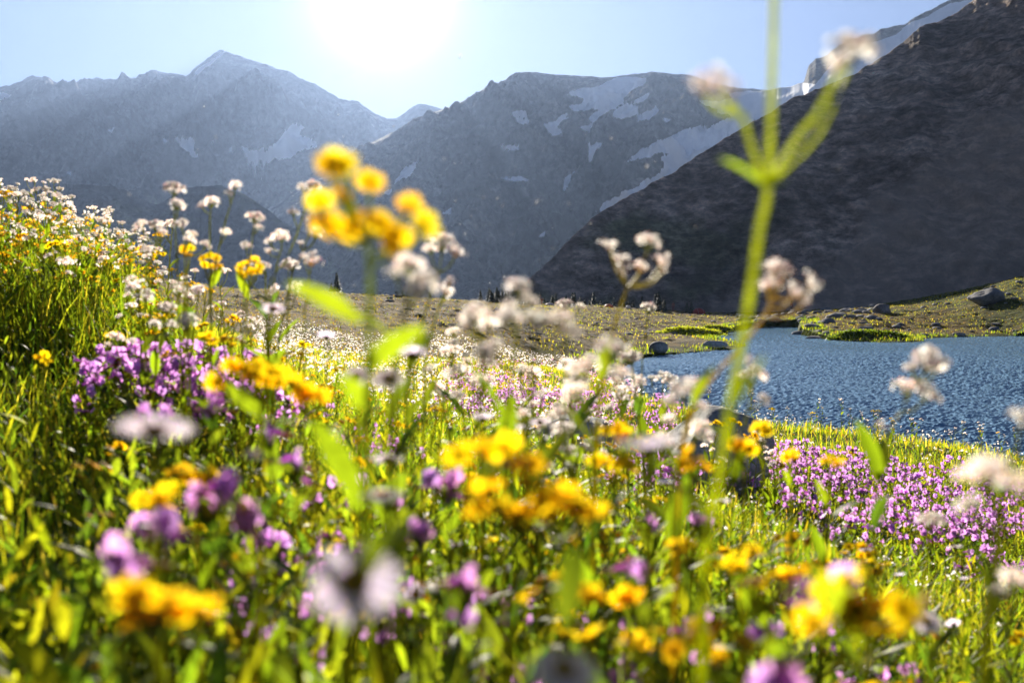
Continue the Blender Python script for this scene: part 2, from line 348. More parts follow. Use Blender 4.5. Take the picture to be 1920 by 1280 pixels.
# ------------------------------------------------------------------ mountains
def mountain(name, ridge, Yr, Yb, zb, material, cols, nrow=190, relief=0.1, freq=1/300., power=1.0, jag=2.0, snow=(), snowall=None, green=None, screef=None, back=0.12, sx=1.0, lim=None):
    """a massif: ridge outline at distance Yr(col), foot at distance Yb(col)"""
    ridge = np.array(ridge, float)
    cc = np.linspace(*cols)
    rrw = np.interp(cc, ridge[:,0], ridge[:,1])
    rrw = rrw+jag*fbm(cc*.035, cc*0, 1.3, o=5, gain=.62)+jag*.5*(ridged(cc*.02, cc*0, 5.)-.5)
    yr = np.interp(cc, *Yr); yb = np.interp(cc, *Yb)
    zr = np.array([P(c, r, y)[2] for c, r, y in zip(cc, rrw, yr)])
    t = np.concatenate([np.linspace(0, .985, nrow)**.9, np.linspace(.988, 1, 7), 1+np.linspace(.004, .02, 4), 1+np.linspace(.04, 1, 14)])
    T, C = np.meshgrid(t, cc, indexing='ij')
    tb = np.clip(T, 0, 1); over = np.clip(T-1, 0, 1)
    Y = yb[None]+(yr-yb)[None]*tb
    Z = zb+(zr-zb)[None]*tb**power
    az_ = (C-960)/FPX
    X = az_*Y*1.0
    H = (zr-zb)[None]
    env = smooth(0, .12, tb)*smooth(0, .16, 1-tb)*(over == 0)
    ridn = ridged(X*freq*sx, (Y+Z*.6)*freq*.45, 2.7)-.55
    fine = fbm(X*freq*4, (Y+Z)*freq*3, 1.1, o=5, gain=.58)
    strata = ridged((X*.45-Z)*freq*3.4, (X+Z*.6)*freq*.6, 6.1, o=5)-.55
    d = relief*H*env*(ridn*1.5+fine*.40+strata*.55)
    Z = Z+d*.85; Y2 = Y-d*.75
    Y2 = Y2+over*(yr*back)[None]; Z = Z-over*H*1.1+over*(1-over)*H*.1*fbm(X*freq*3, over*9)
    X = az_*Y2
    V = np.stack([X, Y2, Z], -1).reshape(-1, 3)
    # attributes measured on the hillside
    pc, pr = pix(X, Y2, Z)
    wob = 5*fbm(pc*.03, pr*.05, .7, o=3)
    s = np.full(pc.shape, -3.0)
    for poly in snow:
        s = np.maximum(s, np.clip((poly_sd(pc+wob, pr+wob*.6, poly)+1.3)*.7, -3, 1.2))
    if snowall is not None: s = np.maximum(s, snowall(pc, pr))
    s = np.where(over > .12, -3, s)
    gr = green(pc, pr, X, Y2, Z) if green else np.zeros(pc.shape)
    scr = screef(pc, pr) if screef else np.zeros(pc.shape)
    me = np_mesh(name, V, grid_quads(len(t), len(cc)), mats=[material], attrs={'snow': (s*.5+.8).ravel(), 'green': gr.ravel(), 'scree': scr.ravel()})
    o = link(name, me); tag(o, kind='structure'); return o

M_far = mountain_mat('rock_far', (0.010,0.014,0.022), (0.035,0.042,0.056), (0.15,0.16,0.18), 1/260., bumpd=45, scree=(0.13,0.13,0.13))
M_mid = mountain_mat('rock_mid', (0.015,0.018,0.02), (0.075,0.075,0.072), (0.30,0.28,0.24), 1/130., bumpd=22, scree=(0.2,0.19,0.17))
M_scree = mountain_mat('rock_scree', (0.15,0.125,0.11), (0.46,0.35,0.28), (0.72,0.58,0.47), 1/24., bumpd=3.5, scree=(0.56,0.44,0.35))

far_ridge = [(-1200,240),(-700,150),(-300,120),(-120,150),(0,163),(30,160),(70,143),(105,147),(138,163),(170,152),(200,150),(245,146),(262,153),(292,131),(330,136),(358,143),
             (395,112),(425,92),(445,102),(480,112),(515,125),(545,132),(570,148),(600,160),(640,182),(675,192),(710,215),(728,223),(745,220),(765,208),(790,193),(825,203),(850,215),(950,260),(1100,300)]
far_snow = [[(452,274),(470,280),(500,278),(525,265),(545,235),(560,232),(572,240),(560,255),(590,262),(592,275),(560,288),(500,305),(468,306)],
            [(325,257),(368,257),(362,280),(372,292),(360,292),(345,280)],[(360,296),(385,294),(370,288)],[(303,256),(314,264),(308,272)],[(428,282),(437,276),(440,288)],
            [(202,243),(216,240),(208,248)],[(0,172),(18,177),(0,192),(-40,200)],[(362,140),(400,110),(425,93),(405,112),(375,138)],[(392,264),(416,266),(410,269)],[(478,330),(495,330),(488,335)],[(125,322),(135,324),(131,329)]]
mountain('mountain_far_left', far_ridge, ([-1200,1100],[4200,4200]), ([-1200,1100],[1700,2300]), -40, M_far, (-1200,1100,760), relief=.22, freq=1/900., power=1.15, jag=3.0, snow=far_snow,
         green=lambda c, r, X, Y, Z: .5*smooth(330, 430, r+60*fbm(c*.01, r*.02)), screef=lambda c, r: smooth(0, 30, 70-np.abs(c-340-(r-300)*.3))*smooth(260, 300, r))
# lower dark shoulder under the far peaks
sh_ridge = [(-1200,300),(-600,330),(-200,345),(0,372),(60,352),(150,345),(220,350),(300,385),(345,352),(420,348),(470,368),(540,420),(640,470),(760,520),(900,560)]
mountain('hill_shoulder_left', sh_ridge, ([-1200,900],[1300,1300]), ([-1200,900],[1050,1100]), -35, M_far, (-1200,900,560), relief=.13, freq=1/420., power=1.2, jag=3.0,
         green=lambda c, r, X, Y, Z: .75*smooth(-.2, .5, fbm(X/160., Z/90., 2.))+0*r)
mid_ridge = [(200,560),(330,500),(450,430),(560,355),(600,318),(650,288),(720,258),(770,230),(800,215),(850,200),(875,187),(910,165),(950,148),(975,136),(1010,136),(1060,141),(1130,145),(1160,142),(1215,135),
             (1290,140),(1330,155),(1380,165),(1440,170),(1500,200),(1600,260),(1750,330)]
mid_snow = [[(1068,172),(1118,163),(1150,150),(1175,146),(1215,148),(1205,158),(1180,170),(1165,195),(1135,212),(1110,228),(1102,222),(1125,205),(1110,203),(1075,207),(1068,200),(1090,195),(1095,182),(1065,178)],
            [(1155,208),(1175,194),(1195,200),(1190,215),(1165,225),(1152,220)],[(1195,215),(1230,200),(1235,205),(1215,222),(1198,228)],[(1185,188),(1220,176),(1215,184),(1195,192)],
            [(1020,232),(1045,226),(1062,212),(1066,220),(1040,240),(1028,248)],[(962,212),(985,208),(988,220),(965,218)],[(970,222),(992,226),(990,235),(968,228)],[(1030,248),(1048,240),(1050,246),(1034,254)],
            [(1102,290),(1110,270),(1125,268),(1118,285),(1105,303)],[(1055,355),(1062,335),(1078,322),(1070,345),(1058,358)],[(940,334),(975,330),(988,336),(965,340)],[(940,272),(972,272),(975,280),(945,284)],
            [(740,345),(752,322),(785,302),(780,316),(760,334)],[(828,400),(845,390),(840,400)],[(722,362),(735,355),(730,366)],[(1090,240),(1110,232),(1100,246)],[(1245,222),(1256,224),(1250,230)],
            [(1310,190),(1345,192),(1365,205),(1340,203)],[(1174,302),(1215,275),(1280,245),(1340,232),(1390,215),(1380,200),(1372,178),(1400,172),(1450,170),(1600,170),(1560,300),(1300,330),(1260,335),(1228,345),(1180,372),(1140,398),(1116,396),(1135,375),(1190,350),(1230,330),(1250,305),(1235,298),(1262,290),(1240,285),(1200,300)],
            [(1005,440),(1020,434),(1012,442)],[(1170,370),(1190,362),(1175,374)]]
mountain('mountain_middle', mid_ridge, ([200,1750],[2300,2500]), ([200,1750],[1000,900]), -35, M_mid, (200,1750,820), nrow=300, relief=.13, freq=1/330., power=1.0, jag=1.6, snow=mid_snow,
         green=lambda c, r, X, Y, Z: .6*smooth(.15, .6, fbm(X/120., Z/100., 4.))*smooth(300, 430, r))
gl_ridge = [(1340,190),(1400,175),(1440,168),(1480,162),(1499,153),(1508,121),(1522,110),(1541,104),(1554,92),(1575,78),(1600,68),(1628,62),(1640,54),(1662,50),(1684,44),(1703,31),(1730,20),(1745,8),(1775,-2),(1850,-40),(1950,-90),(2300,-200),(2900,-300)]
def glsnow(c, r):
    lim = np.interp(c, [1400,1470,1500,1530,1560,1600,1640,1680,1705,1740,1780,2900], [150,160,155,158,118,92,78,66,42,30,6,-150])
    return np.clip((r-lim)*.3, -3, 1.2)
mountain('glacier_ridge', gl_ridge, ([1340,1500,2900],[2150,1900,1500]), ([1340,2900],[1200,900]), -30, M_mid, (1340,2900,900), nrow=160, relief=.03, freq=1/260., power=1.0, jag=2.6, snowall=glsnow)
sc_ridge = [(780,640),(880,600),(930,562),(985,532),(1010,507),(1080,437),(1125,396),(1180,366),(1260,322),(1310,286),(1385,241),(1440,211),(1475,186),(1580,146),(1660,96),(1710,52),(1770,30),(1805,2),(1900,-60),(2100,-170),(2500,-260),(3200,-300)]
def scr_f(c, r):
    line = np.interp(c, [1000,1300,1500,1600,1800,2400],[600,580,540,430,240,-100])
    return smooth(-40, 60, r-line+35*fbm(c*.012, r*.012))
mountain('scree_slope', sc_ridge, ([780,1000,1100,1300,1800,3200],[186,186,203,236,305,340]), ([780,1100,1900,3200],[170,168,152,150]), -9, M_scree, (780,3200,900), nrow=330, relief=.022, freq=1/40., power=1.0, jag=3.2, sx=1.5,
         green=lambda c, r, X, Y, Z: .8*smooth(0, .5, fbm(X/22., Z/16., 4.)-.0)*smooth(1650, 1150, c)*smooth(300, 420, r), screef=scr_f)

# ------------------------------------------------------------------ haze
def haze():
    x0, x1, y0, y1, z0, z1 = -6500, 7500, -300, 5000, -1400, 1500
    bm = bmesh.new(); bmesh.ops.create_cube(bm, size=1)
    for v in bm.verts:
        v.co = Vector((x0 if v.co.x < 0 else x1, y0 if v.co.y < 0 else y1, z0 if v.co.z < 0 else z1))
    me = bpy.data.meshes.new('haze'); bm.to_mesh(me); bm.free()
    m, nt, ns, ls = mat('haze_air')
    v = N(ns, 'ShaderNodeVolumePrincipled', Density=HAZE_D, Anisotropy=HAZE_G); v.inputs['Color'].default_value = (0.42,0.60,1.0,1)
    o = N(ns, 'ShaderNodeOutputMaterial'); ls.new(v.outputs[0], o.inputs['Volume'])
    me.materials.append(m)
    tag(link('haze', me), kind='stuff', label='thin blue summer haze filling the valley air', cat='haze')
HAZE_D = 4.5e-5; HAZE_G = 0.5
haze()

# ------------------------------------------------------------------ light
SUN_AZ = math.atan((722-960)/FPX); SUN_EL = R(17.6)
sl = bpy.data.lights.new('sun', 'SUN'); sl.energy = 5.0; sl.angle = R(0.53); sl.color = (1.0, 0.90, 0.75)
so = bpy.data.objects.new('sun', sl); COL.objects.link(so)
sd = Vector((math.sin(SUN_AZ)*math.cos(SUN_EL), math.cos(SUN_AZ)*math.cos(SUN_EL), math.sin(SUN_EL)))
so.rotation_euler = (-sd).to_track_quat('-Z', 'Y').to_euler()
w = bpy.data.worlds.new('World'); sc.world = w; w.use_nodes = True
ns, ls = w.node_tree.nodes, w.node_tree.links; ns.clear()
sky = N(ns, 'ShaderNodeTexSky'); sky.sky_type = 'NISHITA'; sky.sun_disc = False
sky.sun_elevation = SUN_EL; sky.sun_rotation = SUN_AZ
sky.altitude = 1900; sky.air_density = 0.8; sky.dust_density = 0.3; sky.ozone_density = 2.0
bg = N(ns, 'ShaderNodeBackground', Strength=0.068); ls.new(mixc(ns, ls, 1.0, sky.outputs[0], (0.36,0.335,0.37), 'MULTIPLY'), bg.inputs['Color'])
# the bright aureole of the low sun
tc = N(ns, 'ShaderNodeTexCoord'); nv = N(ns, 'ShaderNodeVectorMath', operation='NORMALIZE'); ls.new(tc.outputs['Generated'], nv.inputs[0])
dt = N(ns, 'ShaderNodeVectorMath', operation='DOT_PRODUCT'); ls.new(nv.outputs[0], dt.inputs[0]); dt.inputs[1].default_value = tuple(sd)
mxx = N(ns, 'ShaderNodeMath', operation='MAXIMUM'); ls.new(dt.outputs['Value'], mxx.inputs[0]); mxx.inputs[1].default_value = 0.0
tot = None
for pw, st in ((1900, 4.0), (420, .25), (26, .03)):
    a = N(ns, 'ShaderNodeMath', operation='POWER'); ls.new(mxx.outputs[0], a.inputs[0]); a.inputs[1].default_value = pw
    b = N(ns, 'ShaderNodeMath', operation='MULTIPLY'); ls.new(a.outputs[0], b.inputs[0]); b.inputs[1].default_value = st
    if tot is None: tot = b.outputs[0]
    else:
        c = N(ns, 'ShaderNodeMath', operation='ADD'); ls.new(tot, c.inputs[0]); ls.new(b.outputs[0], c.inputs[1]); tot = c.outputs[0]
bg2 = N(ns, 'ShaderNodeBackground'); bg2.inputs['Color'].default_value = (1, .96, .88, 1); ls.new(tot, bg2.inputs['Strength'])
add = N(ns, 'ShaderNodeAddShader'); ls.new(bg.outputs[0], add.inputs[0]); ls.new(bg2.outputs[0], add.inputs[1])
wo = N(ns, 'ShaderNodeOutputWorld'); ls.new(add.outputs[0], wo.inputs['Surface'])
vs = sc.view_settings; sc.display_settings.display_device = 'sRGB'
vs.view_transform = 'Standard'; vs.look = 'None'; vs.exposure = 1.5; vs.gamma = 1; vs.use_curve_mapping = False
# ------------------------------------------------------------------ plant geometry
MATS = [M_leaf, M_stem, M_petal, M_yellow, M_disc]
LEAF, STEM, PETAL, YEL, DISC = range(5)
class Geo:
    def __init__(s): s.V = []; s.F = []; s.M = []; s.T = []; s._me = None
    def add(s, V, F, mi, tint):
        b = len(s.V); s.V += [tuple(v) for v in V]
        if hasattr(tint[0], '__len__'): s.T += [tuple(t) for t in tint]
        else: s.T += [tuple(tint)]*len(V)
        s.F += [tuple(b+i for i in f) for f in F]; s.M += [mi]*len(F)
    def merge(s, o, mx):
        b = len(s.V); s.V += [tuple(mx @ Vector(v)) for v in o.V]; s.T += o.T
        s.F += [tuple(b+i for i in f) for f in o.F]; s.M += o.M
    def arrays(s):
        V = np.array(s.V, np.float32); T = np.array(s.T, np.float32)
        q = [f for f in s.F if len(f) == 4]; t = [f for f in s.F if len(f) == 3]
        m = [a for f, a in zip(s.F, s.M) if len(f) == 4]+[a for f, a in zip(s.F, s.M) if len(f) == 3]
        return V, np.array(q, int).reshape(-1, 4), np.array(t, int).reshape(-1, 3), np.array(m, int), T
    def mesh(s, name):
        if s._me is None:
            V, q, t, m, T = s.arrays()
            used = sorted(set(m.tolist())); mp = {u: i for i, u in enumerate(used)}
            s._me = np_mesh(name, V, q, t, mats=[MATS[u] for u in used], tint=T, midx=[mp[i] for i in m])
        return s._me
def frame(d):
    d = Vector(d).normalized(); a = Vector((0,0,1)) if abs(d.z) < .9 else Vector((1,0,0))
    u = d.cross(a).normalized(); return d, u, u.cross(d).normalized()
def tube(g, pts, rads, tint, n=6, mi=STEM, cap=False):
    pts = [Vector(p) for p in pts]; V = []; F = []
    for i, p in enumerate(pts):
        d = (pts[min(i+1, len(pts)-1)]-pts[max(i-1, 0)])
        d, u, v = frame(d if d.length > 1e-9 else (0,0,1))
        for k in range(n):
            a = 2*math.pi*k/n; V.append(p+(u*math.cos(a)+v*math.sin(a))*rads[i])
    for i in range(len(pts)-1):
        for k in range(n): F.append((i*n+k, i*n+(k+1) % n, (i+1)*n+(k+1) % n, (i+1)*n+k))
    if cap: V.append(pts[-1]); F += [((len(pts)-1)*n+k, (len(pts)-1)*n+(k+1) % n, len(V)-1) for k in range(n)]
    g.add(V, F, mi, tint)
def smoothline(pts, n=5):
    pts = [Vector(p) for p in pts]; out = []
    for i in range(len(pts)-1):
        p0 = pts[max(i-1,0)]; p1 = pts[i]; p2 = pts[i+1]; p3 = pts[min(i+2, len(pts)-1)]
        for k in range(n):
            t = k/n; out.append(.5*((2*p1)+(p2-p0)*t+(2*p0-5*p1+4*p2-p3)*t*t+(-p0+3*p1-3*p2+p3)*t**3))
    out.append(pts[-1]); return out
def leaf(g, base, d, length, width, tint, droop=.5, segs=7, fold=.25, mi=LEAF, side=None, prof=None, wave=0.0, tint2=None):
    d = Vector(d).normalized(); up = Vector((0,0,1))
    s = side if side is not None else d.cross(up)
    if s.length < 1e-3: s = Vector((1,0,0))
    s = s.normalized(); V = []; F = []; T = []
    p = Vector(base); step = length/segs; dr = d.copy()
    for i in range(segs+1):
        t = i/segs
        w = width*.5*((prof(t)) if prof else (math.sin(math.pi*min(1, t*.94+.05))**.8)*(1-.15*t))
        n = s.cross(dr).normalized()
        wv = wave*w*math.sin(t*14)
        V += [p-s*w+n*(w*fold+wv), p.copy(), p+s*w+n*(w*fold-wv)]
        c = tint if tint2 is None else tuple(a+(b-a)*t for a, b in zip(tint, tint2))
        T += [c, tuple(x*.8 for x in c), c]
        dr = (dr-up*droop*(1.0/segs)).normalized(); p = p+dr*step
    for i in range(segs):
        a = i*3; F += [(a, a+1, a+4, a+3), (a+1, a+2, a+5, a+4)]
    g.add(V, F, mi, T)
def blob(g, c, r, tint, mi, nz=4, n=7, sz=1.0):
    V = []; F = []; c = Vector(c)
    V.append(c+Vector((0,0,-r*sz)))
    for i in range(1, nz):
        a = -math.pi/2+math.pi*i/nz
        for k in range(n):
            b = 2*math.pi*k/n; V.append(c+Vector((math.cos(a)*math.cos(b), math.cos(a)*math.sin(b), math.sin(a)*sz))*r)
    V.append(c+Vector((0,0,r*sz)))
    for k in range(n): F.append((0, 1+(k+1) % n, 1+k))
    for i in range(nz-2):
        for k in range(n): F.append((1+i*n+k, 1+i*n+(k+1) % n, 1+(i+1)*n+(k+1) % n, 1+(i+1)*n+k))
    b = 1+(nz-2)*n
    for k in range(n): F.append((b+k, b+(k+1) % n, len(V)-1))
    g.add(V, F, mi, tint)
rnd = random.Random(11)
def jit(c, a=.12): 
    k = 1+rnd.uniform(-a, a); return tuple(max(0, x*k*(1+rnd.uniform(-a, a)*.5)) for x in c)
GREEN = (.075,.105,.014); DGREEN = (.035,.062,.014); STEMG = (.13,.14,.02); STEMB = (.28,.2,.08)
WHITE = (.92,.90,.86); PINKW = (.90,.74,.72); LILAC = (.84,.77,.92); YELLOW = (.95,.60,.015); ORANGE = (.95,.52,.01); MAG = (.68,.31,.72); MAGD = (.58,.22,.58)

def g_cluster(loose=0.0, n_sub=7, per=13, seed=0):       # valerian head, unit width
    r = random.Random(seed); g = Geo(); st = jit(STEMB if loose > .5 else STEMG)
    subs = []
    for i in range(n_sub):
        a = 2*math.pi*(i*.381966); rr = .40*math.sqrt((i+.3)/n_sub)
        subs.append(Vector((rr*math.cos(a), rr*math.sin(a), .50-rr*rr*1.1+r.uniform(-.05,.05)+loose*r.uniform(-.2,.2))))
    for c in subs:
        tube(g, smoothline([(0,0,0), (c.x*.45, c.y*.45, c.z*.45), c], 2), [.022,.02,.017,.015,.012], st, 4)
        for k in range(per):
            d = Vector((r.gauss(0,1), r.gauss(0,1), r.gauss(.45,.8))).normalized()
            q = c+d*r.uniform(.07,.16)*(1+loose*.5)
            if r.random() < .3:
                tube(g, [c+d*.01, q], [.008,.006], st, 3)
            n_, u, v = frame(d+Vector((0,0,.15))+c*.8)
            if r.random() < .22+loose*.25: blob(g, q, .028, jit(PINKW, .2), PETAL, 3, 5, 1.3); continue
            col = jit(WHITE, .06) if r.random() < .82 else jit(PINKW, .1)
            for j in range(5):
                a = 2*math.pi*j/5+k; e = u*math.cos(a)+v*math.sin(a); f = u*math.cos(a+1.57)+v*math.sin(a+1.57)
                L = .095; g.add([q, q+e*L*.55-f*L*.36+n_*.012, q+e*L+n_*.022, q+e*L*.55+f*L*.36+n_*.012], [(0,1,2,3)], PETAL, col)
            tube(g, [q-n_*.04, q+n_*.012], [.006,.012], st, 3)
    return g
def g_rays(n, length, width, tint, mi, r0=.12, droop=.3, up=.25, seed=0, layers=1, j=.12):
    r = random.Random(seed); g = Geo()
    for l in range(layers):
        for i in range(n):
            a = 2*math.pi*(i+r.uniform(-.25,.25)+l*.5)/n
            d = Vector((math.cos(a), math.sin(a), up+r.uniform(-.12,.15)-l*.08))
            b = Vector((math.cos(a)*r0, math.sin(a)*r0, .02*l))
            leaf(g, b, d, length*(1+r.uniform(-j, j)), width, jit(tint, .08), droop=droop+r.uniform(-.15,.15), segs=4, fold=.12, mi=mi,
                 side=Vector((-math.sin(a), math.cos(a), r.uniform(-.15,.15))), prof=lambda t: (.55+.45*math.sin(min(1, t*1.1)*math.pi*.62)) if t < .98 else .35)
    return g
def g_disc(rad, tint, h=.5, seed=0, tint2=None):
    r = random.Random(seed); g = Geo()
    blob(g, (0,0,.0), rad, tint, DISC, 5, 12, h)
    for i in range(46):
        a = i*2.39996; q = rad*math.sqrt((i+.5)/46)*.95; z = rad*h*math.sqrt(max(0, 1-(q/rad)**2*.9))
        c = Vector((q*math.cos(a), q*math.sin(a), z))
        tube(g, [c-Vector((0,0,.02)), c+Vector((c.x*.1, c.y*.1, .035))], [.018,.012], jit(tint2 or tint, .2), 4, DISC, True)
    return g
def g_calyx(r1, h, tint):
    g = Geo(); tube(g, [(0,0,-h),(0,0,-h*.8),(0,0,-h*.35),(0,0,0.0)], [r1*.18,r1*.62,r1*.98,r1*.92], tint, 10, STEM); return g
def g_monkey(seed=0, small=False):         # two-lipped pink flower, unit width, looks towards +Y
    r = random.Random(seed); g = Geo(); c1 = jit(MAG, .15)
    tube(g, smoothline([(0,-.75,-.25),(0,-.45,-.06),(0,-.1,0),(0,0,0)], 2), [.05,.07,.10,.13,.15,.17,.2], jit(MAGD, .1), 8, PETAL)
    for a, ln in ((60,.46),(120,.46),(-18,.44),(198,.44),(-90,.52)):
        a = math.radians(a+r.uniform(-8,8)); e = Vector((math.cos(a), 0, math.sin(a)))
        leaf(g, e*.13, e+Vector((0,.55,0)), ln, .44, jit(c1, .1), droop=0.05+r.uniform(-.3,.5), segs=5, fold=-.15, mi=PETAL, side=Vector((-math.sin(a),0,math.cos(a))),
             prof=lambda t: .35+.75*math.sin(math.pi*min(1,t*.9+.08))**.7 if t < .99 else .45, wave=.15)
    return g
def g_leafmesh(L, W, tint, droop, seed, wave=.08):
    g = Geo(); leaf(g, (0,0,0), (0,1,.35), L, W, tint, droop, segs=9, fold=.3, wave=wave, tint2=jit(tint, .2)); return g

CL = [g_cluster(0, 8, 15, 1), g_cluster(.1, 7, 14, 2), g_cluster(.3, 7, 12, 3), g_cluster(.9, 6, 9, 4), g_cluster(1.2, 5, 8, 5)]
YP = [g_rays(8, .40, .20, YELLOW, YEL, .12, .35, .2, 1, 2), g_rays(10, .40, .17, YELLOW, YEL, .12, .7, .3, 2, 2), g_rays(7, .42, .2, YELLOW, YEL, .12, .1, .5, 3, 2)]
YD = [g_disc(.14, ORANGE, .5, 1, (.8,.4,.02)), g_disc(.15, (.7,.34,.012), .6, 2, (.75,.38,.02))]
YC = g_calyx(.13, .26, (.14,.17,.02))
DP = [g_rays(44, .36, .032, LILAC, PETAL, .15, .2, .12, 5, 2, .1), g_rays(40, .38, .036, (.86,.80,.86), PETAL, .13, .75, .5, 6, 3, .16), g_rays(36, .37, .036, LILAC, PETAL, .15, -.2, .3, 7, 2, .12)]
DD = [g_disc(.165, (.50,.30,.03), .45, 3, (.72,.46,.03))]
DC = g_calyx(.15, .16, (.07,.08,.03))
MF = [g_monkey(i) for i in range(4)]
MK = Geo(); tube(MK, [(0,-1.35,-.30),(0,-.72,-.24)], [.055,.12], (.14,.08,.05), 7, STEM)
LFS = [g_leafmesh(1, w, jit(t, .15), dr, i, .05) for i, (w, t, dr) in enumerate([(.26,GREEN,.4),(.22,GREEN,.9),(.3,(.09,.12,.012),.2),(.24,DGREEN,.7),(.34,GREEN,.6),(.18,GREEN,1.3)])]
OVL = [g_leafmesh(1, .5, jit(t, .15), dr, i, .05) for i, (t, dr) in enumerate([(GREEN,.5),(DGREEN,.9),(GREEN,.2)])]

def TRS(loc, d=(0,0,1), s=1.0, roll=0.0):
    """unit part with its +Z turned to d"""
    q = Vector((0,0,1)).rotation_difference(Vector(d).normalized()) @ Quaternion((0,0,1), roll)
    return Matrix.Translation(Vector(loc)) @ q.to_matrix().to_4x4() @ Matrix.Diagonal((s, s, s, 1))
def TRY(loc, d, s):
    """unit part with its +Y turned to d, kept upright"""
    q = Vector(d).normalized().to_track_quat('Y', 'Z')
    return Matrix.Translation(Vector(loc)) @ q.to_matrix().to_4x4() @ Matrix.Diagonal((s, s, s, 1))
def tilt(a):                       # blossoms lean towards the low sun
    return Vector((rnd.gauss(-.06, a), rnd.gauss(.35, a), 1)).normalized()
# a plant is a list of (part name, geo, matrix, [sub-parts])
def p_valhead(loc, s, d=None, var=None):
    g = rnd.choice(CL[:3]) if var is None else CL[var]
    return ('flower_head', g, TRS(loc, d or tilt(.2), s, rnd.uniform(0, 6)), [])
def p_yel(loc, s, d=None):
    d = Vector(d or (0,0,1)).normalized()*.8+Vector((rnd.gauss(-.1,.25), rnd.gauss(.75,.3), rnd.gauss(.1,.2)))
    return ('flower', rnd.choice(YP), TRS(loc, d, s, rnd.uniform(0, 6)), [('disc', rnd.choice(YD), Matrix.Identity(4), []), ('calyx', YC, Matrix.Identity(4), [])])
def p_daisy(loc, s, d=None, v=None):
    d = d or tilt(.3)
    return ('flower', DP[v] if v is not None else rnd.choice(DP), TRS(loc, d, s, rnd.uniform(0, 6)), [('disc', DD[0], Matrix.Identity(4), []), ('calyx', DC, Matrix.Identity(4), [])])
def p_mon(loc, s, d=None):
    d = d or Vector((rnd.gauss(0,1), rnd.gauss(-.2,1), rnd.uniform(-.2,.4)))
    return ('flower', rnd.choice(MF), TRY(loc, d, s), [('calyx', MK, Matrix.Identity(4), [])])
def p_leaf(loc, d, s, ov=False):
    return ('leaf', rnd.choice(OVL if ov else LFS), TRY(loc, d, s), [])
def leaves_along(line, n, size, lo=.08, hi=.8, ov=False, upness=.7):
    out = []; line = [Vector(p) for p in line]
    for i in range(n):
        t = lo+(hi-lo)*(i+rnd.uniform(-.3,.3))/max(1, n-1) if n > 1 else .5
        k = max(0, min(1, t))*(len(line)-1); a = line[int(k)]; b = line[min(int(k)+1, len(line)-1)]
        p = a.lerp(b, k-int(k)); an = i*2.4+rnd.uniform(-.5,.5)
        out.append(p_leaf(p, (math.cos(an), math.sin(an), upness+rnd.uniform(-.3,.3)), size*(1.15-.55*t)*rnd.uniform(.8,1.2), ov))
    return out
def proto_valerian(h, seed, tint=STEMG):
    rnd.seed(seed); g = Geo(); lean = Vector((rnd.uniform(-.15,.15), rnd.uniform(-.1,.1), 0))*h
    line = smoothline([(0,0,0), lean*.25+Vector((0,0,h*.35)), lean*.6+Vector((0,0,h*.7)), lean+Vector((0,0,h*.93))], 4)
    tube(g, line, [.0026-.0012*i/len(line) for i in range(len(line))], tint, 6)
    top = line[-1]; parts = [p_valhead(top, rnd.uniform(.034,.05))]
    for k in range(rnd.choice([2, 2, 4])):
        i = rnd.choice([-2,-3,-3,-4]); a = rnd.uniform(0, 6.28); b = line[i]
        e = b+Vector((math.cos(a)*.035, math.sin(a)*.035, rnd.uniform(.03,.06)*h/.5))
        tube(g, smoothline([b, b.lerp(e, .5)+Vector((math.cos(a)*.008, math.sin(a)*.008, -.004)), e], 2), [.0013]*5, tint, 5)
        parts.append(p_valhead(e, rnd.uniform(.022,.036)))
    parts = [('stem', g, Matrix.Identity(4), [])]+parts+leaves_along(line, 7, .10, .05, .75)
    return parts
def proto_yellow(h, seed, nh=6):
    rnd.seed(seed); g = Geo(); lean = Vector((rnd.uniform(-.2,.2), rnd.uniform(-.15,.15), 0))*h
    line = smoothline([(0,0,0), lean*.3+Vector((0,0,h*.4)), lean+Vector((0,0,h*.88))], 5)
    tube(g, line, [.0024-.0008*i/len(line) for i in range(len(line))], STEMG, 6); parts = []
    for k in range(nh):
        a = k*2.4+rnd.uniform(-.4,.4); rr = .012*math.sqrt(k)*1.2; b = line[-1-(k > 2)*1-(k > 5)]
        e = line[-1]+Vector((math.cos(a)*rr, math.sin(a)*rr, h*.1-rr*.5+rnd.uniform(-.008,.008)))
        tube(g, smoothline([b, b.lerp(e, .6)+Vector((math.cos(a)*.004, math.sin(a)*.004, 0)), e-Vector((0,0,.004))], 2), [.0011]*5, STEMG, 5)
        parts.append(p_yel(e, rnd.uniform(.018,.026), (Vector((math.cos(a)*.5*min(1,k*.4), math.sin(a)*.5*min(1,k*.4), 1)))))
    return [('stem', g, Matrix.Identity(4), [])]+parts+leaves_along(line, 8, .095, .08, .85, upness=1.0)
def proto_daisy(h, seed, s=.036):
    rnd.seed(seed); g = Geo(); lean = Vector((rnd.uniform(-.2,.2), rnd.uniform(-.2,.2), 0))*h
    line = smoothline([(0,0,0), lean*.3+Vector((0,0,h*.5)), lean+Vector((0,0,h))], 5)
    tube(g, line, [.0018-.0005*i/len(line) for i in range(len(line))], STEMG, 6)
    return [('stem', g, Matrix.Identity(4), []), p_daisy(line[-1]+Vector((0,0,.002)), s)]+leaves_along(line, 5, .07, .03, .6)
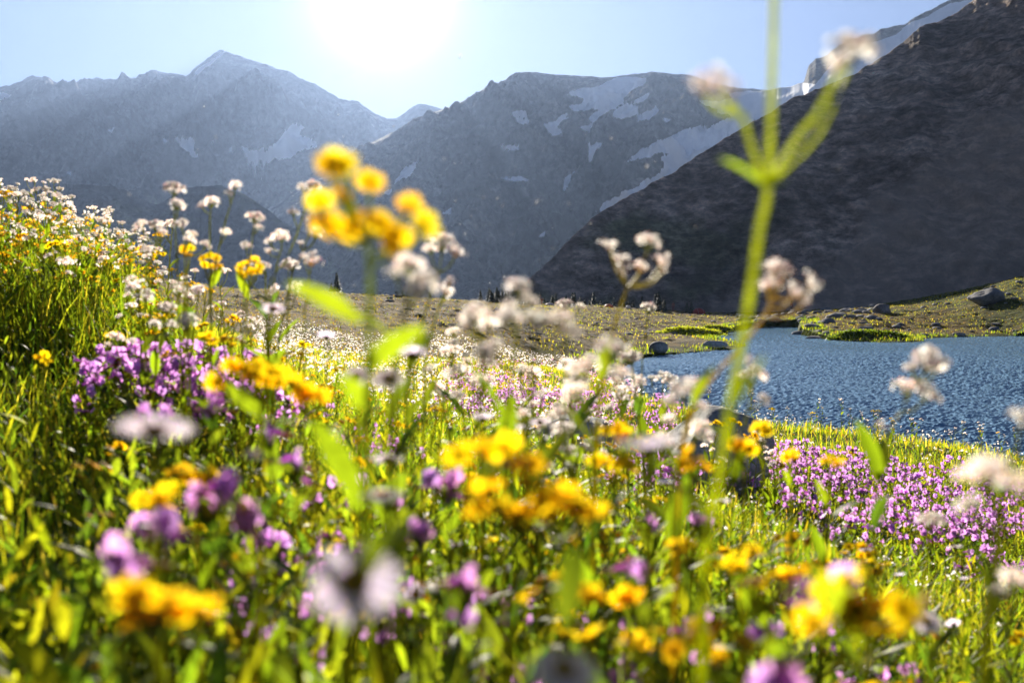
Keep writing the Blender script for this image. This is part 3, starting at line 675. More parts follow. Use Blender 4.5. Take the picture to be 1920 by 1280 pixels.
def proto_monkey(h, seed, ns=5):
    rnd.seed(seed); parts = []
    for s in range(ns):
        g = Geo(); a = s*2.4+rnd.uniform(-.4,.4); rr = .05*math.sqrt(s)*rnd.uniform(.8,1.3); hh = h*rnd.uniform(.78,1.05)
        top = Vector((math.cos(a)*rr*1.4, math.sin(a)*rr*1.4, hh)); b = Vector((math.cos(a)*rr*.4, math.sin(a)*rr*.4, 0))
        line = smoothline([b, b.lerp(top, .5)+Vector((math.cos(a)*.01, math.sin(a)*.01, 0)), top], 4)
        tube(g, line, [.0017-.0006*i/len(line) for i in range(len(line))], jit((.10,.11,.03)), 5)
        parts.append(('stem', g, Matrix.Identity(4), []))
        for k in range(rnd.choice([2,3,3,4])):
            an = rnd.uniform(0, 6.28); q = top+Vector((math.cos(an)*.02, math.sin(an)*.02, rnd.uniform(-.06,.012)))
            parts.append(p_mon(q, rnd.uniform(.021,.029), Vector((math.cos(an), math.sin(an), rnd.uniform(-.1,.35)))))
        parts += leaves_along(line, 6, .048, .15, .92, ov=True)
    return parts
def joined(parts):
    g = Geo()
    def rec(ps, mx):
        for n, ge, m, sub in ps: g.merge(ge, mx @ m); rec(sub, mx @ m)
    rec(parts, Matrix.Identity(4)); return g
def put(parts, name, label, cat, group, loc, rz=0.0, scale=1.0):
    root = empty(name, tuple(loc), label, cat, group, rz, scale)
    def rec(ps, par):
        for n, ge, m, sub in ps:
            o = bpy.data.objects.new(n, ge.mesh(n)); COL.objects.link(o); o.parent = par; o.matrix_basis = m
            rec(sub, o)
    rec(parts, root); return root
def put1(g, name, label, cat, group, loc, rz=0.0, scale=1.0):
    o = link(name, g.mesh(name), None, tuple(loc)); o.rotation_euler = (0,0,rz); o.scale = (scale,)*3
    return tag(o, label, cat, group)

# ------------------------------------------------------------------ plants placed one by one
def w3(c, r, Y): return Vector(P(c, r, Y))
def hero(name, label, cat, Y, stem, heads, leaves=(), branches=(), rad=.0022, group=None, kind='val', tint=STEMG, foot=None, nleaf=5, lsize=.075, brad=.0013, lhi=.4):
    rnd.seed(label)
    pts = [w3(c, r, Y) for c, r in stem]                 # top to bottom
    last = pts[-1]; prev = pts[-2] if len(pts) > 1 else last+Vector((0,0,.1))
    dz = last.z-gz(last.x, last.y)
    sl = (last-prev); k = dz/max(.05, -sl.z) if sl.z < 0 else 0
    fx, fy = last.x+sl.x*min(k, 2)*.4, last.y+rnd.uniform(0,.04)
    ft = Vector((fx, fy, gz(fx, fy)-.01))
    if dz < .02: ft = last-Vector((0,0,.02))
    line = smoothline([p-ft for p in reversed(pts+[ft])], 4); g = Geo(); n = len(line)
    tube(g, line, [rad*(1-.35*i/n) for i in range(n)], tint, 8)
    parts = []
    for h in heads:
        c, r, s = h[:3]; ext = h[3] if len(h) > 3 else {}
        q = w3(c, r, Y+ext.get('dy', rnd.uniform(-.02,.02)))-ft
        drop = dict(val=.30*s, yel=.1*s, daisy=0, mon=0)[kind]
        base = q-Vector((0,0,drop))
        if 'j' in ext: j = w3(*ext['j'], Y)-ft
        else:
            cand = [p for p in line if p.z < base.z-.01*s/.04]
            j = min(cand, key=lambda p: (p-base).length+.4*abs(p.z-base.z+1.2*s)) if cand else line[-1]
        if (base-line[-1]).length > .004:
            mid = j.lerp(base, .5)+Vector(((base-j).x*.12, 0, -abs((base-j).x)*.12))
            tube(g, smoothline([j, mid, base], 3), [brad]*7, tint, 6)
        d = (base-j).normalized()*.6+Vector((0,0,.8))
        if kind == 'val': parts.append(p_valhead(base, s, d, ext.get('v')))
        elif kind == 'yel': parts.append(p_yel(q, s, ext.get('d') or d+Vector((rnd.gauss(0,.3), 0, 0))))
        elif kind == 'daisy': parts.append(p_daisy(q, s, ext.get('d'), ext.get('v')))
        else: parts.append(p_mon(q, s, ext.get('d') or Vector((rnd.gauss(0,1), -abs(rnd.gauss(0,.8)), rnd.uniform(-.2,.3)))))
    for b in branches:
        bl = [w3(c, r, Y)-ft for c, r in b]
        tube(g, smoothline(bl, 4), [rad*.55]*((len(b)-1)*4+1), tint, 8)
    parts = [('stem', g, Matrix.Identity(4), [])]+parts
    for (c0, r0, c1, r1, wd) in leaves:
        a = w3(c0, r0, Y)-ft; b = w3(c1, r1, Y-.02)-ft; lg = Geo()
        leaf(lg, a, b-a+Vector((0,0,.25*(b-a).length)), (b-a).length*1.05, wd, jit((.075,.10,.010)), .45, segs=10, fold=.2, side=Vector((b.z-a.z, .35*(b-a).length, -(b.x-a.x))), wave=.06)
        parts.append(('leaf', lg, Matrix.Identity(4), []))
    if Y > 1.5: lsize *= .6; lhi = .25
    if Y < .8: lsize *= .6
    if nleaf: parts += leaves_along(line, nleaf, lsize, .02, lhi, upness=1.0, ov=(kind == 'mon'))
    return put(parts, name, label, cat, group, ft)

VN, VC, VG = 'valerian_plant', 'valerian', 'white valerian plants of the foreground'
hero(VN, 'tall blurred valerian whose thick stem leaves the top of the picture', VC, .56,
     [(1452,-70),(1449,100),(1440,345),(1424,430),(1405,560),(1380,700),(1350,880),(1330,1000),(1318,1150)],
     [(1592,92,.034,{'j':(1440,345),'v':2}),(1568,120,.02,{'j':(1530,215),'v':3}),(1352,150,.024,{'j':(1392,215),'v':3}),(1375,178,.02,{'j':(1392,215),'v':4}),(1325,165,.018,{'j':(1392,215),'v':4}),(1456,-70,.04)],
     leaves=[(1434,348,1352,298,.004),(1442,350,1478,338,.004)], branches=[[(1440,345),(1500,250),(1530,215),(1580,120)],[(1432,348),(1408,270),(1392,215)]], rad=.0033, brad=.0013, nleaf=3, tint=(.34,.38,.03), group=VG, lhi=.4)
hero(VN, 'valerian with brownish bent stem and loose pink buds crossing the tall blurred stem', VC, .9,
     [(1450,560),(1425,605),(1390,648),(1320,728),(1290,800),(1272,950)],
     [(1450,500,.028,{'v':3}),(1440,530,.022,{'v':3}),(1482,545,.03,{'v':3}),(1515,530,.026,{'v':3}),(1500,565,.02,{'v':4}),(1465,515,.02,{'v':4})], tint=(.24,.19,.035), rad=.0022, group=VG, nleaf=3)
hero(VN, 'loose pale valerian spray standing against the dark mountain, right of centre', VC, 1.15,
     [(1176,540),(1165,570),(1148,625),(1138,700),(1120,800)],
     [(1145,460,.026,{'v':3}),(1165,485,.024,{'v':3}),(1213,455,.036,{'v':2}),(1238,488,.026,{'v':3}),(1168,512,.02,{'v':4}),(1200,500,.024,{'v':3}),(1240,505,.018,{'v':4})], tint=(.22,.2,.03), group=VG, nleaf=4)
hero(VN, 'pinkish valerian head just right of the blurred yellow ragwort', VC, 1.4,
     [(822,512),(805,560),(782,640),(762,750)], [(828,455,.05,{'v':2}),(852,470,.032,{'v':3}),(808,468,.03,{'v':2})], group=VG)
hero(VN, 'small valerian spray low beside the yellow ragwort, above the brown meadow', VC, 1.5, [(828,560),(805,640),(795,740)], [(835,545,.034,{'v':3}),(840,530,.02,{'v':4})], group=VG)
for i, (lb, Y, st, hd) in enumerate([
    ('valerian topped by a tall narrow double head in front of the far conifers', .95, [(972,600),(965,660),(950,780),(945,900)], [(972,540,.034,{'v':2}),(985,565,.026,{'v':1}),(958,575,.024,{'v':2})]),
    ('valerian with three soft heads over the brown meadow, left of the double headed one', .95, [(905,640),(905,700),(900,820)], [(893,590,.036,{'v':1}),(912,605,.03,{'v':2}),(880,606,.022,{'v':3}),(905,665,.03,{'v':1})]),
    ('blurred valerian with wide cluster in the middle of the picture', .85, [(1000,660),(995,720),(990,860)], [(960,598,.034,{'v':2}),(1005,605,.036,{'v':1}),(1045,598,.03,{'v':2}),(1062,625,.026,{'v':1}),(930,655,.03,{'v':2})]),
    ('blurred valerian beside the lake\'s left tip', .9, [(1130,720),(1120,800),(1110,900)], [(1143,655,.036,{'v':1}),(1100,690,.034,{'v':2}),(1160,700,.024,{'v':2}),(1085,735,.03,{'v':1})]),
    ('small flat valerian head touching the tents of the camp', 2.2, [(1065,600),(1060,700),(1058,800)], [(1060,572,.045,{'v':0}),(1085,575,.03,{'v':1})]),
    ('slim single valerian head over the left shore of the lake', 2.2, [(1214,590),(1210,640),(1202,720)], [(1215,578,.045,{'v':0})]),
    ('leaning valerian with two white heads against the lake, right side', 1.0, [(1722,705),(1695,760),(1668,815),(1650,900),(1640,1000)], [(1735,678,.045,{'v':1}),(1712,690,.022,{'v':2}),(1752,690,.022,{'v':2}),(1700,728,.032,{'v':2}),(1728,738,.034,{'v':1}),(1655,800,.015,{'v':4})]),
    ('valerian with rounded head just right of the tall blurred stem', 1.15, [(1408,745),(1395,800),(1375,900)], [(1410,708,.042,{'v':1}),(1428,748,.022,{'v':2}),(1404,680,.018,{'v':4})]),
    ('wide blurred valerian head in front of the grey boulder top', 1.0, [(1285,790),(1275,850),(1262,950)], [(1283,735,.04,{'v':1}),(1303,722,.028,{'v':2}),(1262,752,.026,{'v':2}),(1308,762,.022,{'v':2})]),
    ('very blurred creamy valerian at the right edge above the purple patch', .54, [(1872,965),(1880,1010),(1862,1100),(1842,1250)], [(1856,893,.036,{'v':1}),(1908,915,.026,{'v':1}),(1825,948,.02,{'v':2})]),
    ('valerian bud stalk rising at the right border over the lake', .75, [(1905,850),(1885,930),(1865,1030)], [(1914,778,.024,{'v':3})]),
    ('valerian with flat white head standing in front of the purple patch', 1.3, [(1742,1000),(1730,1090),(1718,1200)], [(1746,978,.045,{'v':0})]),
    ('blurred white valerian low at the right border', .7, [(1900,1120),(1890,1200)], [(1900,1092,.03,{'v':1}),(1872,1110,.022,{'v':2})]),
    ('tall valerian with a big rounded head over a second one, against the left mountain', 1.95, [(326,392),(328,430),(332,500),(335,600)], [(325,355,.05,{'v':0}),(332,385,.042,{'v':2}),(352,450,.032,{'v':1})]),
    ('valerian with a solitary loose head left of the leaning one, against the left mountain', 2.05, [(394,402),(393,460),(395,580)], [(395,380,.046,{'v':2}),(380,384,.022,{'v':3})]),
    ('leaning valerian reaching highest in the left middle, two small heads', 2.05, [(436,372),(416,440),(402,520),(395,620)], [(440,348,.036,{'v':2}),(430,362,.024,{'v':2}),(422,436,.03,{'v':1})]),
    ('valerian with umbrella shaped head facing the glacier bowl', 2.0, [(475,428),(468,490),(456,590)], [(477,410,.046,{'v':0}),(482,425,.024,{'v':2}),(462,462,.03,{'v':1})]),
    ('branching valerian left of the tall double headed one', 2.1, [(300,440),(282,490),(270,580)], [(268,422,.036,{'v':1}),(292,425,.044,{'v':0}),(303,437,.03,{'v':2}),(254,430,.018,{'v':3}),(275,468,.03,{'v':1})]),
    ('small valerian pair just right of the tall double headed one', 2.1, [(345,440),(346,500),(345,600)], [(342,422,.038,{'v':1}),(358,440,.03,{'v':0}),(382,460,.032,{'v':1})]),
    ('leaning valerian whose top head pokes left of the yellow ragwort blossoms', 1.9, [(578,368),(560,430),(536,490),(508,580)], [(585,350,.042,{'v':0}),(567,350,.024,{'v':1}),(551,400,.028,{'v':0})]),
    ('valerian with three heads directly behind the yellow ragwort', 1.9, [(584,425),(562,490),(540,580)], [(585,408,.026,{'v':0}),(590,438,.04,{'v':1}),(563,455,.02,{'v':3})]),
    ('valerian with a loose head left of the ragwort, over the dark shoulder', 1.95, [(528,465),(516,510),(503,590)], [(527,443,.042,{'v':1}),(508,452,.026,{'v':2}),(505,470,.02,{'v':3})]),
    ('valerian with a funnel shaped head below the ragwort blossoms', 1.8, [(580,515),(576,560),(570,640)], [(582,487,.042,{'v':3}),(570,480,.02,{'v':3})]),
    ('white valerian nodding in front of the left purple patch', 1.75, [(352,640),(354,690),(358,760)], [(352,605,.05,{'v':1})]),
    ('pale valerian showing at the left inside the green bank', 3.2, [(124,520),(124,600)], [(124,494,.06,{'v':1}),(128,512,.03,{'v':2})]),
    ('blurred valerian close below the yellow ragwort blossoms', .8, [(762,570),(752,640),(740,760)], [(765,500,.032,{'v':1}),(785,530,.034,{'v':1}),(745,510,.02,{'v':2}),(775,548,.024,{'v':2})]),
    ('small pinkish valerian bud among the blurred green left of centre', .8, [(478,880),(480,1000)], [(475,858,.022,{'v':0})]),
    ]):
    hero(VN, lb, VC, Y, st, hd, group=VG, rad=.0019 if Y > .7 else .0024, nleaf=5 if Y < 1.5 else 6)

YN, YCAT, YG = 'ragwort_plant', 'ragwort', 'yellow ragwort plants of the foreground'
hero(YN, 'large blurred ragwort with golden blossoms high against the middle mountain', YCAT, .60,
     [(690,450),(694,520),(692,620),(690,720),(688,800),(690,950)],
     [(598,375,.019),(618,312,.021),(648,308,.019),(628,296,.014),(694,340,.021),(608,420,.022),(655,430,.021),(690,402,.02),(712,418,.022),(748,440,.020),(768,388,.018),(795,425,.021),(642,365,.016),(735,462,.015)],
     leaves=[(676,604,545,532,.013),(686,690,792,612,.016),(690,770,640,700,.014),(672,935,592,792,.018)], rad=.0028, kind='yel', group=YG, nleaf=3, lhi=.5, tint=(.14,.17,.04))
for lb, Y, st, hd, lv in [
    ('big blurred golden ragwort clump in the lower centre', .62, [(975,1000),(968,1100),(960,1250)], [(860,850),(905,845),(945,838),(950,868),(915,920),(895,950),(930,948),(990,900),(1015,938),(975,962),(1060,935),(1085,950),(1112,966),(1040,960),(990,868)], []),
    ('blurred golden ragwort at the lower left', .5, [(300,1200),(298,1260)], [(245,1108),(268,1120),(290,1128),(262,1150),(310,1142),(335,1150),(372,1146),(250,1135),(318,1120)], []),
    ('blurred golden ragwort at the lower right', .52, [(1620,1190),(1615,1260)], [(1560,1105),(1592,1112),(1600,1140),(1572,1150),(1628,1160),(1525,1166),(1660,1175),(1692,1140),(1715,1128),(1645,1140),(1590,1090)], [(1620,1210,1540,1080,.02)]),
    ('ragwort row of blossoms below the left purple patch', .95, [(495,760),(490,850)], [(432,683),(455,690),(480,688),(505,695),(530,702),(520,715),(495,712),(470,700)], [(494,790,430,720,.02)]),
    ('ragwort right of the blossom row, tilted down', .9, [(585,800),(590,900)], [(548,715),(562,728),(580,738),(600,745),(570,748),(403,715)], []),
    ('ragwort with two separate blossoms beside the pale sideways daisy', .8, [(310,990),(312,1080)], [(268,935),(302,930),(318,922),(296,945)], []),
    ('ragwort with small fringed blossoms just right of the sideways daisy', 1.0, [(365,940),(370,1020)], [(325,882),(342,876),(372,888),(388,896),(355,895),(400,886)], []),
    ('ragwort blossoms on the left in front of the dark boulder', 1.1, [(1160,880),(1155,960)], [(1140,806),(1158,800),(1175,812),(1165,818),(1190,820)], []),
    ('ragwort left of the lilac daisy pair and below the dark boulder', 1.05, [(1140,920),(1140,1000)], [(1115,860),(1130,868),(1155,872),(1170,862),(1180,875)], []),
    ('ragwort blossoms right of the lilac daisy, on the boulder flank', .9, [(1300,910),(1295,1000)], [(1290,852),(1305,862),(1318,872),(1285,868)], []),
    ('ragwort crossing the boulder right of the tall stem', 1.15, [(1392,870),(1395,960)], [(1372,826),(1388,832),(1402,836),(1408,842),(1382,838)], []),
    ('ragwort beside the boulder\'s right flank', 1.35, [(1428,850),(1430,940)], [(1420,802),(1432,798),(1438,808)], []),
    ('small lone ragwort left of the near purple patch', 1.5, [(1482,880),(1483,950)], [(1475,855),(1486,852),(1490,862)], [(1484,915,1470,880,.012)]),
    ('ragwort on a straight stalk in front of the purple patch', 1.3, [(1556,890),(1550,960),(1545,1030)], [(1548,862),(1562,858),(1572,870)], [(1552,950,1530,900,.014)]),
    ('ragwort with small heads at the upper left edge of the shaded path', 2.0, [(82,700),(82,740)], [(72,672),(84,664),(90,676),(80,680)], []),
    ('ragwort in front of the left purple patch, right of the nodding valerian', 1.9, [(392,660),(392,720)], [(380,632),(392,628),(402,636),(396,640)], []),
    ('ragwort among the left valerians, tall with many small blossoms', 2.1, [(392,530),(395,600)], [(380,482),(392,478),(405,485),(384,496),(398,500),(410,498)], [(394,540,415,500,.02)]),
    ('ragwort right of the tall many-blossomed one, near the mountain bowl', 2.0, [(468,540),(462,620)], [(450,502),(462,495),(478,488),(488,498),(470,510),(455,515),(482,508)], [(465,560,445,510,.02)]),
    ('ragwort with two blossoms under the tall double headed valerian', 2.1, [(350,520),(350,590)], [(345,468),(358,464),(352,478)], []),
    ('blurred ragwort in the lower middle, left of three', .72, [(1030,1160),(1030,1240)], [(995,1112),(1012,1108),(1040,1114),(1060,1122)], []),
    ('blurred ragwort in the lower middle, second of three', .74, [(1092,1150),(1090,1240)], [(1078,1108),(1098,1104),(1112,1116),(1060,1190),(1108,1192)], []),
    ('blurred ragwort in the lower middle, rightmost of three', .74, [(1178,1170),(1175,1240)], [(1165,1120),(1182,1126),(1178,1200),(1195,1206)], []),
    ('ragwort above the blurred lower right clump', .8, [(1440,1140),(1438,1240)], [(1395,1092),(1415,1086),(1438,1088),(1462,1080),(1482,1078),(1500,1068),(1400,1105)], [(1440,1180,1380,1080,.02)]),
    ('ragwort between the tall stem base and the purple patch', .95, [(1280,1060),(1278,1140)], [(1268,1022),(1284,1014),(1292,1026),(1272,1032)], []),
    ('ragwort left of the one above the lower right clump', .85, [(1400,1070),(1398,1120)], [(1370,1052),(1410,1028),(1412,1040),(1382,1060)], []),
    ]:
    hero(YN, lb, YCAT, Y, st, [(c, r, rnd.uniform(.022,.028) if Y < .8 else .022) for c, r in hd], leaves=lv, rad=.0022, kind='yel', group=YG, nleaf=6)

DN, DCAT, DG = 'daisy_plant', 'daisy', 'lilac daisies of the foreground'
TC = Vector((.05,-.55,.8)); SD = Vector((-.05,.42,1))
for lb, c, r, Y, s, d, v in [
    ('very large blurred lilac daisy with orange centre at the bottom', 665,1092,.42,.043,Vector((0.1,-.65,.75)),0),
    ('large pale daisy seen sideways above the lower left ragwort', 290,803,.54,.044,SD,1),
    ('large lilac daisy in front of the grey boulder', 1215,838,.56,.042,Vector((-.1,.1,1)),2),
    ('white lilac daisy above the very large one', 716,930,.8,.04,Vector((0,-.1,1)),1),
    ('pale daisy left of the golden clump, sideways', 726,860,1.0,.036,SD,1),
    ('pinkish daisy at the right end of the left purple patch', 512,578,1.5,.042,SD,1),
    ('lilac daisy on the meadow under the ragwort leaf', 772,665,1.15,.04,SD,2),
    ('blurred lilac daisy cut by the bottom border', 1058,1262,.42,.036,Vector((.1,-.2,1)),1),
    ('small lilac daisy left of the dark boulder', 906,785,1.4,.036,SD,2),
    ('small pale daisy second from left before the dark boulder', 962,800,1.4,.034,SD,1),
    ('small pale daisy third from left before the dark boulder', 1012,790,1.5,.036,SD,1),
    ('lilac daisy low among the flowers by the left pair of pale heads', 612,632,1.7,.038,SD,2),
    ('blurred pale daisy below the first ragwort leaf', 668,705,.95,.03,TC,1),
    ('blurred pale daisy right of the ragwort stem', 728,710,.9,.032,TC,1),
    ('small lilac daisy under the large one before the boulder', 1248,905,1.4,.028,SD,2),
    ('small pink daisy on the boulder flank', 1352,940,1.6,.034,SD,1),
    ('small white daisy right below the boulder', 1300,950,1.5,.036,SD,1),
    ('tiny pink daisy before the purple patch, first of the low row', 1625,1030,1.9,.03,SD,1),
    ('tiny lilac daisy before the purple patch, second of the low row', 1687,1078,1.8,.026,SD,2),
    ('tiny pale daisy before the purple patch, third of the low row', 1790,1025,1.9,.032,SD,1),
    ('tiny lilac daisy below the flat white valerian', 1808,1085,1.8,.024,SD,2),
    ('pale daisy at the lower right beside the golden clump', 1738,1165,.9,.03,TC,1),
    ]:
    hero(DN, lb, DCAT, Y, [(c, r+4),(c+3, r+70 if Y < 1 else r+40),(c, min(1279, r+170 if Y < 1 else r+90))], [(c, r, s, {'d': d, 'v': v, 'dy': 0})], rad=.0017, kind='daisy', group=DG, nleaf=4, lsize=.07)

MN, MCAT, MG = 'monkeyflower_plant', 'monkeyflower', 'pink monkeyflowers of the foreground'
for lb, Y, st, hd in [
    ('blurred pink monkeyflower over the lower left ragwort', .58, [(232,1090),(238,1180)], [(222,1030),(238,1045),(218,1062),(236,1072),(228,1045)]),
    ('pink monkeyflower pair between the lower left ragwort and the path', .72, [(310,1030),(312,1100)], [(312,972),(320,990),(318,1006),(270,980),(302,985)]),
    ('pink monkeyflower bunch right of the sideways daisy', .8, [(395,985),(398,1080)], [(370,925),(392,940),(378,948),(412,905),(426,895),(420,915),(366,940)]),
    ('magenta monkeyflower below the pink bunch', .8, [(462,1010),(463,1080)], [(452,958),(466,968),(460,985),(470,955)]),
    ('slim pink monkeyflower in two tiers left of the ragwort stem', .95, [(555,910),(556,980)], [(552,858),(558,872),(556,895)]),
    ('pink monkeyflower behind the sideways daisy', 1.2, [(300,830),(302,880)], [(268,770),(270,785),(312,772),(320,790),(306,784),(262,788)]),
    ('small pink monkeyflower behind the ragwort row', 1.3, [(400,790),(400,850)], [(396,738),(402,750),(388,768),(408,766)]),
    ('magenta monkeyflower right of the very large daisy', .9, [(786,1030),(786,1100)], [(778,990),(792,996),(785,1004)]),
    ('pink monkeyflower pair left of the golden clump', 1.05, [(842,950),(843,1020)], [(806,895),(816,908),(838,900),(848,912),(844,928),(852,890)]),
    ('single pink monkeyflower right of the very large daisy, in two tiers', .62, [(868,1170),(868,1250)], [(872,1086),(874,1104),(866,1146)]),
    ('magenta monkeyflower cut by the bottom border', .5, [(1452,1300),(1452,1360)], [(1440,1272),(1460,1266),(1478,1280)]),
    ('pink monkeyflower behind the lower right ragwort', .62, [(1540,1150),(1540,1220)], [(1580,1078),(1528,1095),(1520,1110),(1520,1128)]),
    ('small magenta monkeyflower under the boulder', 1.2, [(1218,1010),(1218,1080)], [(1216,975),(1222,985)]),
    ('small pink monkeyflower left of the tall stem base', .9, [(1196,1110),(1198,1180)], [(1176,1062),(1204,1066),(1200,1078)]),
    ('dark magenta monkeyflower left of the ragwort leaf', 1.1, [(508,850),(510,920)], [(506,805),(512,812)]),
    ('pink monkeyflower beside the boulder\'s foot', 1.25, [(1320,1010),(1322,1080)], [(1306,970),(1318,976),(1330,972)]),
    ]:
    hero(MN, lb, MCAT, Y, st, [(c, r, .021) for c, r in hd], rad=.0016, kind='mon', group=MG, nleaf=10, lsize=.055, tint=(.12,.12,.03), lhi=.95)

# ------------------------------------------------------------------ populations
VP = [proto_valerian(h, 100+i) for i, h in enumerate([.5,.58,.46,.54,.42,.6])]
YPn = [proto_yellow(h, 200+i, n) for i, (h, n) in enumerate([(.42,7),(.36,5),(.46,9),(.32,6)])]
DPn = [proto_daisy(h, 300+i) for i, h in enumerate([.3,.36,.26,.33])]
MPn = [proto_monkey(h, 400+i, n) for i, (h, n) in enumerate([(.32,5),(.36,6),(.28,4),(.34,7)])]
J = {id(p): joined(p) for L_ in (VP, YPn, DPn, MPn) for p in L_}
pr = random.Random(5)
def spots(n, cr, Yr, dens=None, mind=0.0):
    out = []; tries = 0
    while len(out) < n and tries < n*60:
        tries += 1
        Y = math.sqrt(pr.uniform(Yr[0]**2, Yr[1]**2)); c = pr.uniform(*cr); x = (c-960)/FPX*Y
        if dens and pr.random() > dens(c, Y): continue
        if mind and any((x-a)**2+(Y-b)**2 < mind*mind for a, b in out[-80:]): continue
        out.append((x, Y))
    return out
BOULDERS = [(1.10, 5.05, .48), (.30, 6.4, .40)]
def free(x, y): return all((x-a)**2+(y-b)**2 > (r*.95)**2 for a, b, r in BOULDERS)
def populate(protos, sp, name, label, cat, group, near=3.6, sc_=(.85,1.12), hmax=None):
    for x, y in sp:
        if not free(x, y): continue
        p = pr.choice(protos); s = pr.uniform(*sc_); z = gz(x, y)-.01; rz = pr.uniform(0, 6.28)
        if hmax:
            hp = max(v[2] for v in J[id(p)].V); s = min(s, hmax(x, y, z)/hp)
            if s < .45: continue
        if y < near: put(p, name, label, cat, group, (x, y, z), rz, s)
        else: put1(J[id(p)], name, label, cat, group, (x, y, z), rz, s)
def capline(x, y, z):               # near plants are low, so the view stays open
    c = 960+FPX*x/y
    row = np.interp(c, [-200, 0, 250, 480, 560, 900, 1100, 1400, 1700, 2100], [560, 590, 600, 640, 700, 760, 820, 900, 980, 1000])
    row = row+max(0, 1.2-y)*170
    return P(c, row, y)[2]-z
# left bank
bank = lambda c, Y: 1.0 if Y > 4.0 else .35
populate(VP, spots(104, (-160, 250), (3.9, 6.6), bank, .05), VN, 'white valerian crowded in the green bank at the far left', VC, 'valerians of the left bank', 0, (.88,1.12))
populate(YPn, spots(60, (-160, 330), (3.7, 6.4), bank), YN, 'small yellow ragwort crowded in the green bank at the far left', YCAT, 'ragworts of the left bank', 0, (.9,1.2))
populate(VP, spots(24, (240, 620), (2.1, 4.2)), VN, 'white valerian in the loose group right of the left bank', VC, 'valerians right of the bank', 3.0, (.9,1.32))
populate(YPn, spots(40, (230, 640), (2.2, 4.6)), YN, 'yellow ragwort in the loose group behind the left purple patch', YCAT, 'ragworts behind the left purple patch', 3.0, (.85,1.15))
# purple patches
populate(MPn, spots(20, (215, 450), (2.45, 3.1), None, .09), MN, 'magenta monkeyflower in the dense purple patch on the left', MCAT, 'monkeyflowers of the left patch', 9, (.95,1.15))
populate(MPn, spots(98, (1440, 2000), (3.4, 7.2), lambda c, Y: 1.0 if fbm(np.array([c*.004+Y*.2]), np.array([Y*1.1]), 3.)[0] > -.28 else .12, .10), MN, 'magenta monkeyflower in the wide purple patch right of the boulder', MCAT, 'monkeyflowers of the right patch', 4.6, (.8,1.1))
populate(MPn, spots(70, (830, 1260), (6.3, 11), None, .1), MN, 'pink monkeyflower in the hazy pink drift behind the boulders', MCAT, 'monkeyflowers behind the boulders', 0, (.7,1.0))
populate(MPn, spots(15, (300, 900), (1.1, 4)), MN, 'pink monkeyflower scattered in the meadow left of centre', MCAT, 'monkeyflowers scattered left of centre', 9, (.6,.85), capline)
# centre and right
populate(VP, spots(60, (560, 1180), (4.5, 12), lambda c, Y: 1 if fbm(np.array([c*.006]), np.array([Y*.5]), 7.)[0] > -.1 else .25), VN, 'small white valerian scattered over the sunny middle slope', VC, 'valerians of the middle slope', 0, (.5,.72))
populate(VP, spots(40, (1180, 1960), (8.5, 12.5)), VN, 'small white valerian on the crest before the lake', VC, 'valerians on the lake crest', 0, (.55,.85))
populate(YPn, spots(85, (430, 1180), (1.6, 8), lambda c, Y: 1 if fbm(np.array([c*.008]), np.array([Y*.7]), 9.)[0] > 0 else .2), YN, 'small yellow ragwort scattered over the middle slope', YCAT, 'ragworts of the middle slope', 3.0, (.6,.9), capline)
populate(VP, spots(22, (780, 1280), (1.3, 3.0)), VN, 'slender white valerian rising through the middle of the meadow', VC, 'valerians rising through the middle', 3.0, (.95,1.3))
populate(VP, spots(8, (1180, 1470), (3.7, 4.5)), VN, 'white valerian standing close in front of the big grey boulder', VC, 'valerians before the boulder', 0, (.7,.95))
populate(YPn, spots(10, (1170, 1470), (3.6, 4.5)), YN, 'yellow ragwort standing close in front of the big grey boulder', YCAT, 'ragworts before the boulder', 0, (1.0,1.3))
populate(MPn, spots(6, (1170, 1430), (3.8, 4.5)), MN, 'pink monkeyflower at the foot of the big grey boulder', MCAT, 'monkeyflowers before the boulder', 0, (.8,1.0))
populate(YPn, spots(26, (1450, 1960), (4, 11)), YN, 'small yellow ragwort between the purple patch and the lake', YCAT, 'ragworts before the lake', 0, (.6,.85))
populate(DPn, spots(95, (450, 1900), (1.2, 6)), DN, 'small pale daisy scattered among the grass of the slope', DCAT, 'daisies scattered over the slope', 3.0, (.75,1.05), capline)
populate(YPn, spots(60, (150, 1900), (.6, 2.0)), YN, 'ragwort half hidden in the blurred foreground leaves', YCAT, 'ragworts of the near leaves', 9, (.6,1.0), lambda x, y, z: capline(x, y, z)-.05)
populate(MPn, spots(14, (150, 1900), (.6, 1.5)), MN, 'monkeyflower half hidden in the blurred foreground leaves', MCAT, 'monkeyflowers of the near leaves', 9, (.6,.9), lambda x, y, z: capline(x, y, z)-.05)

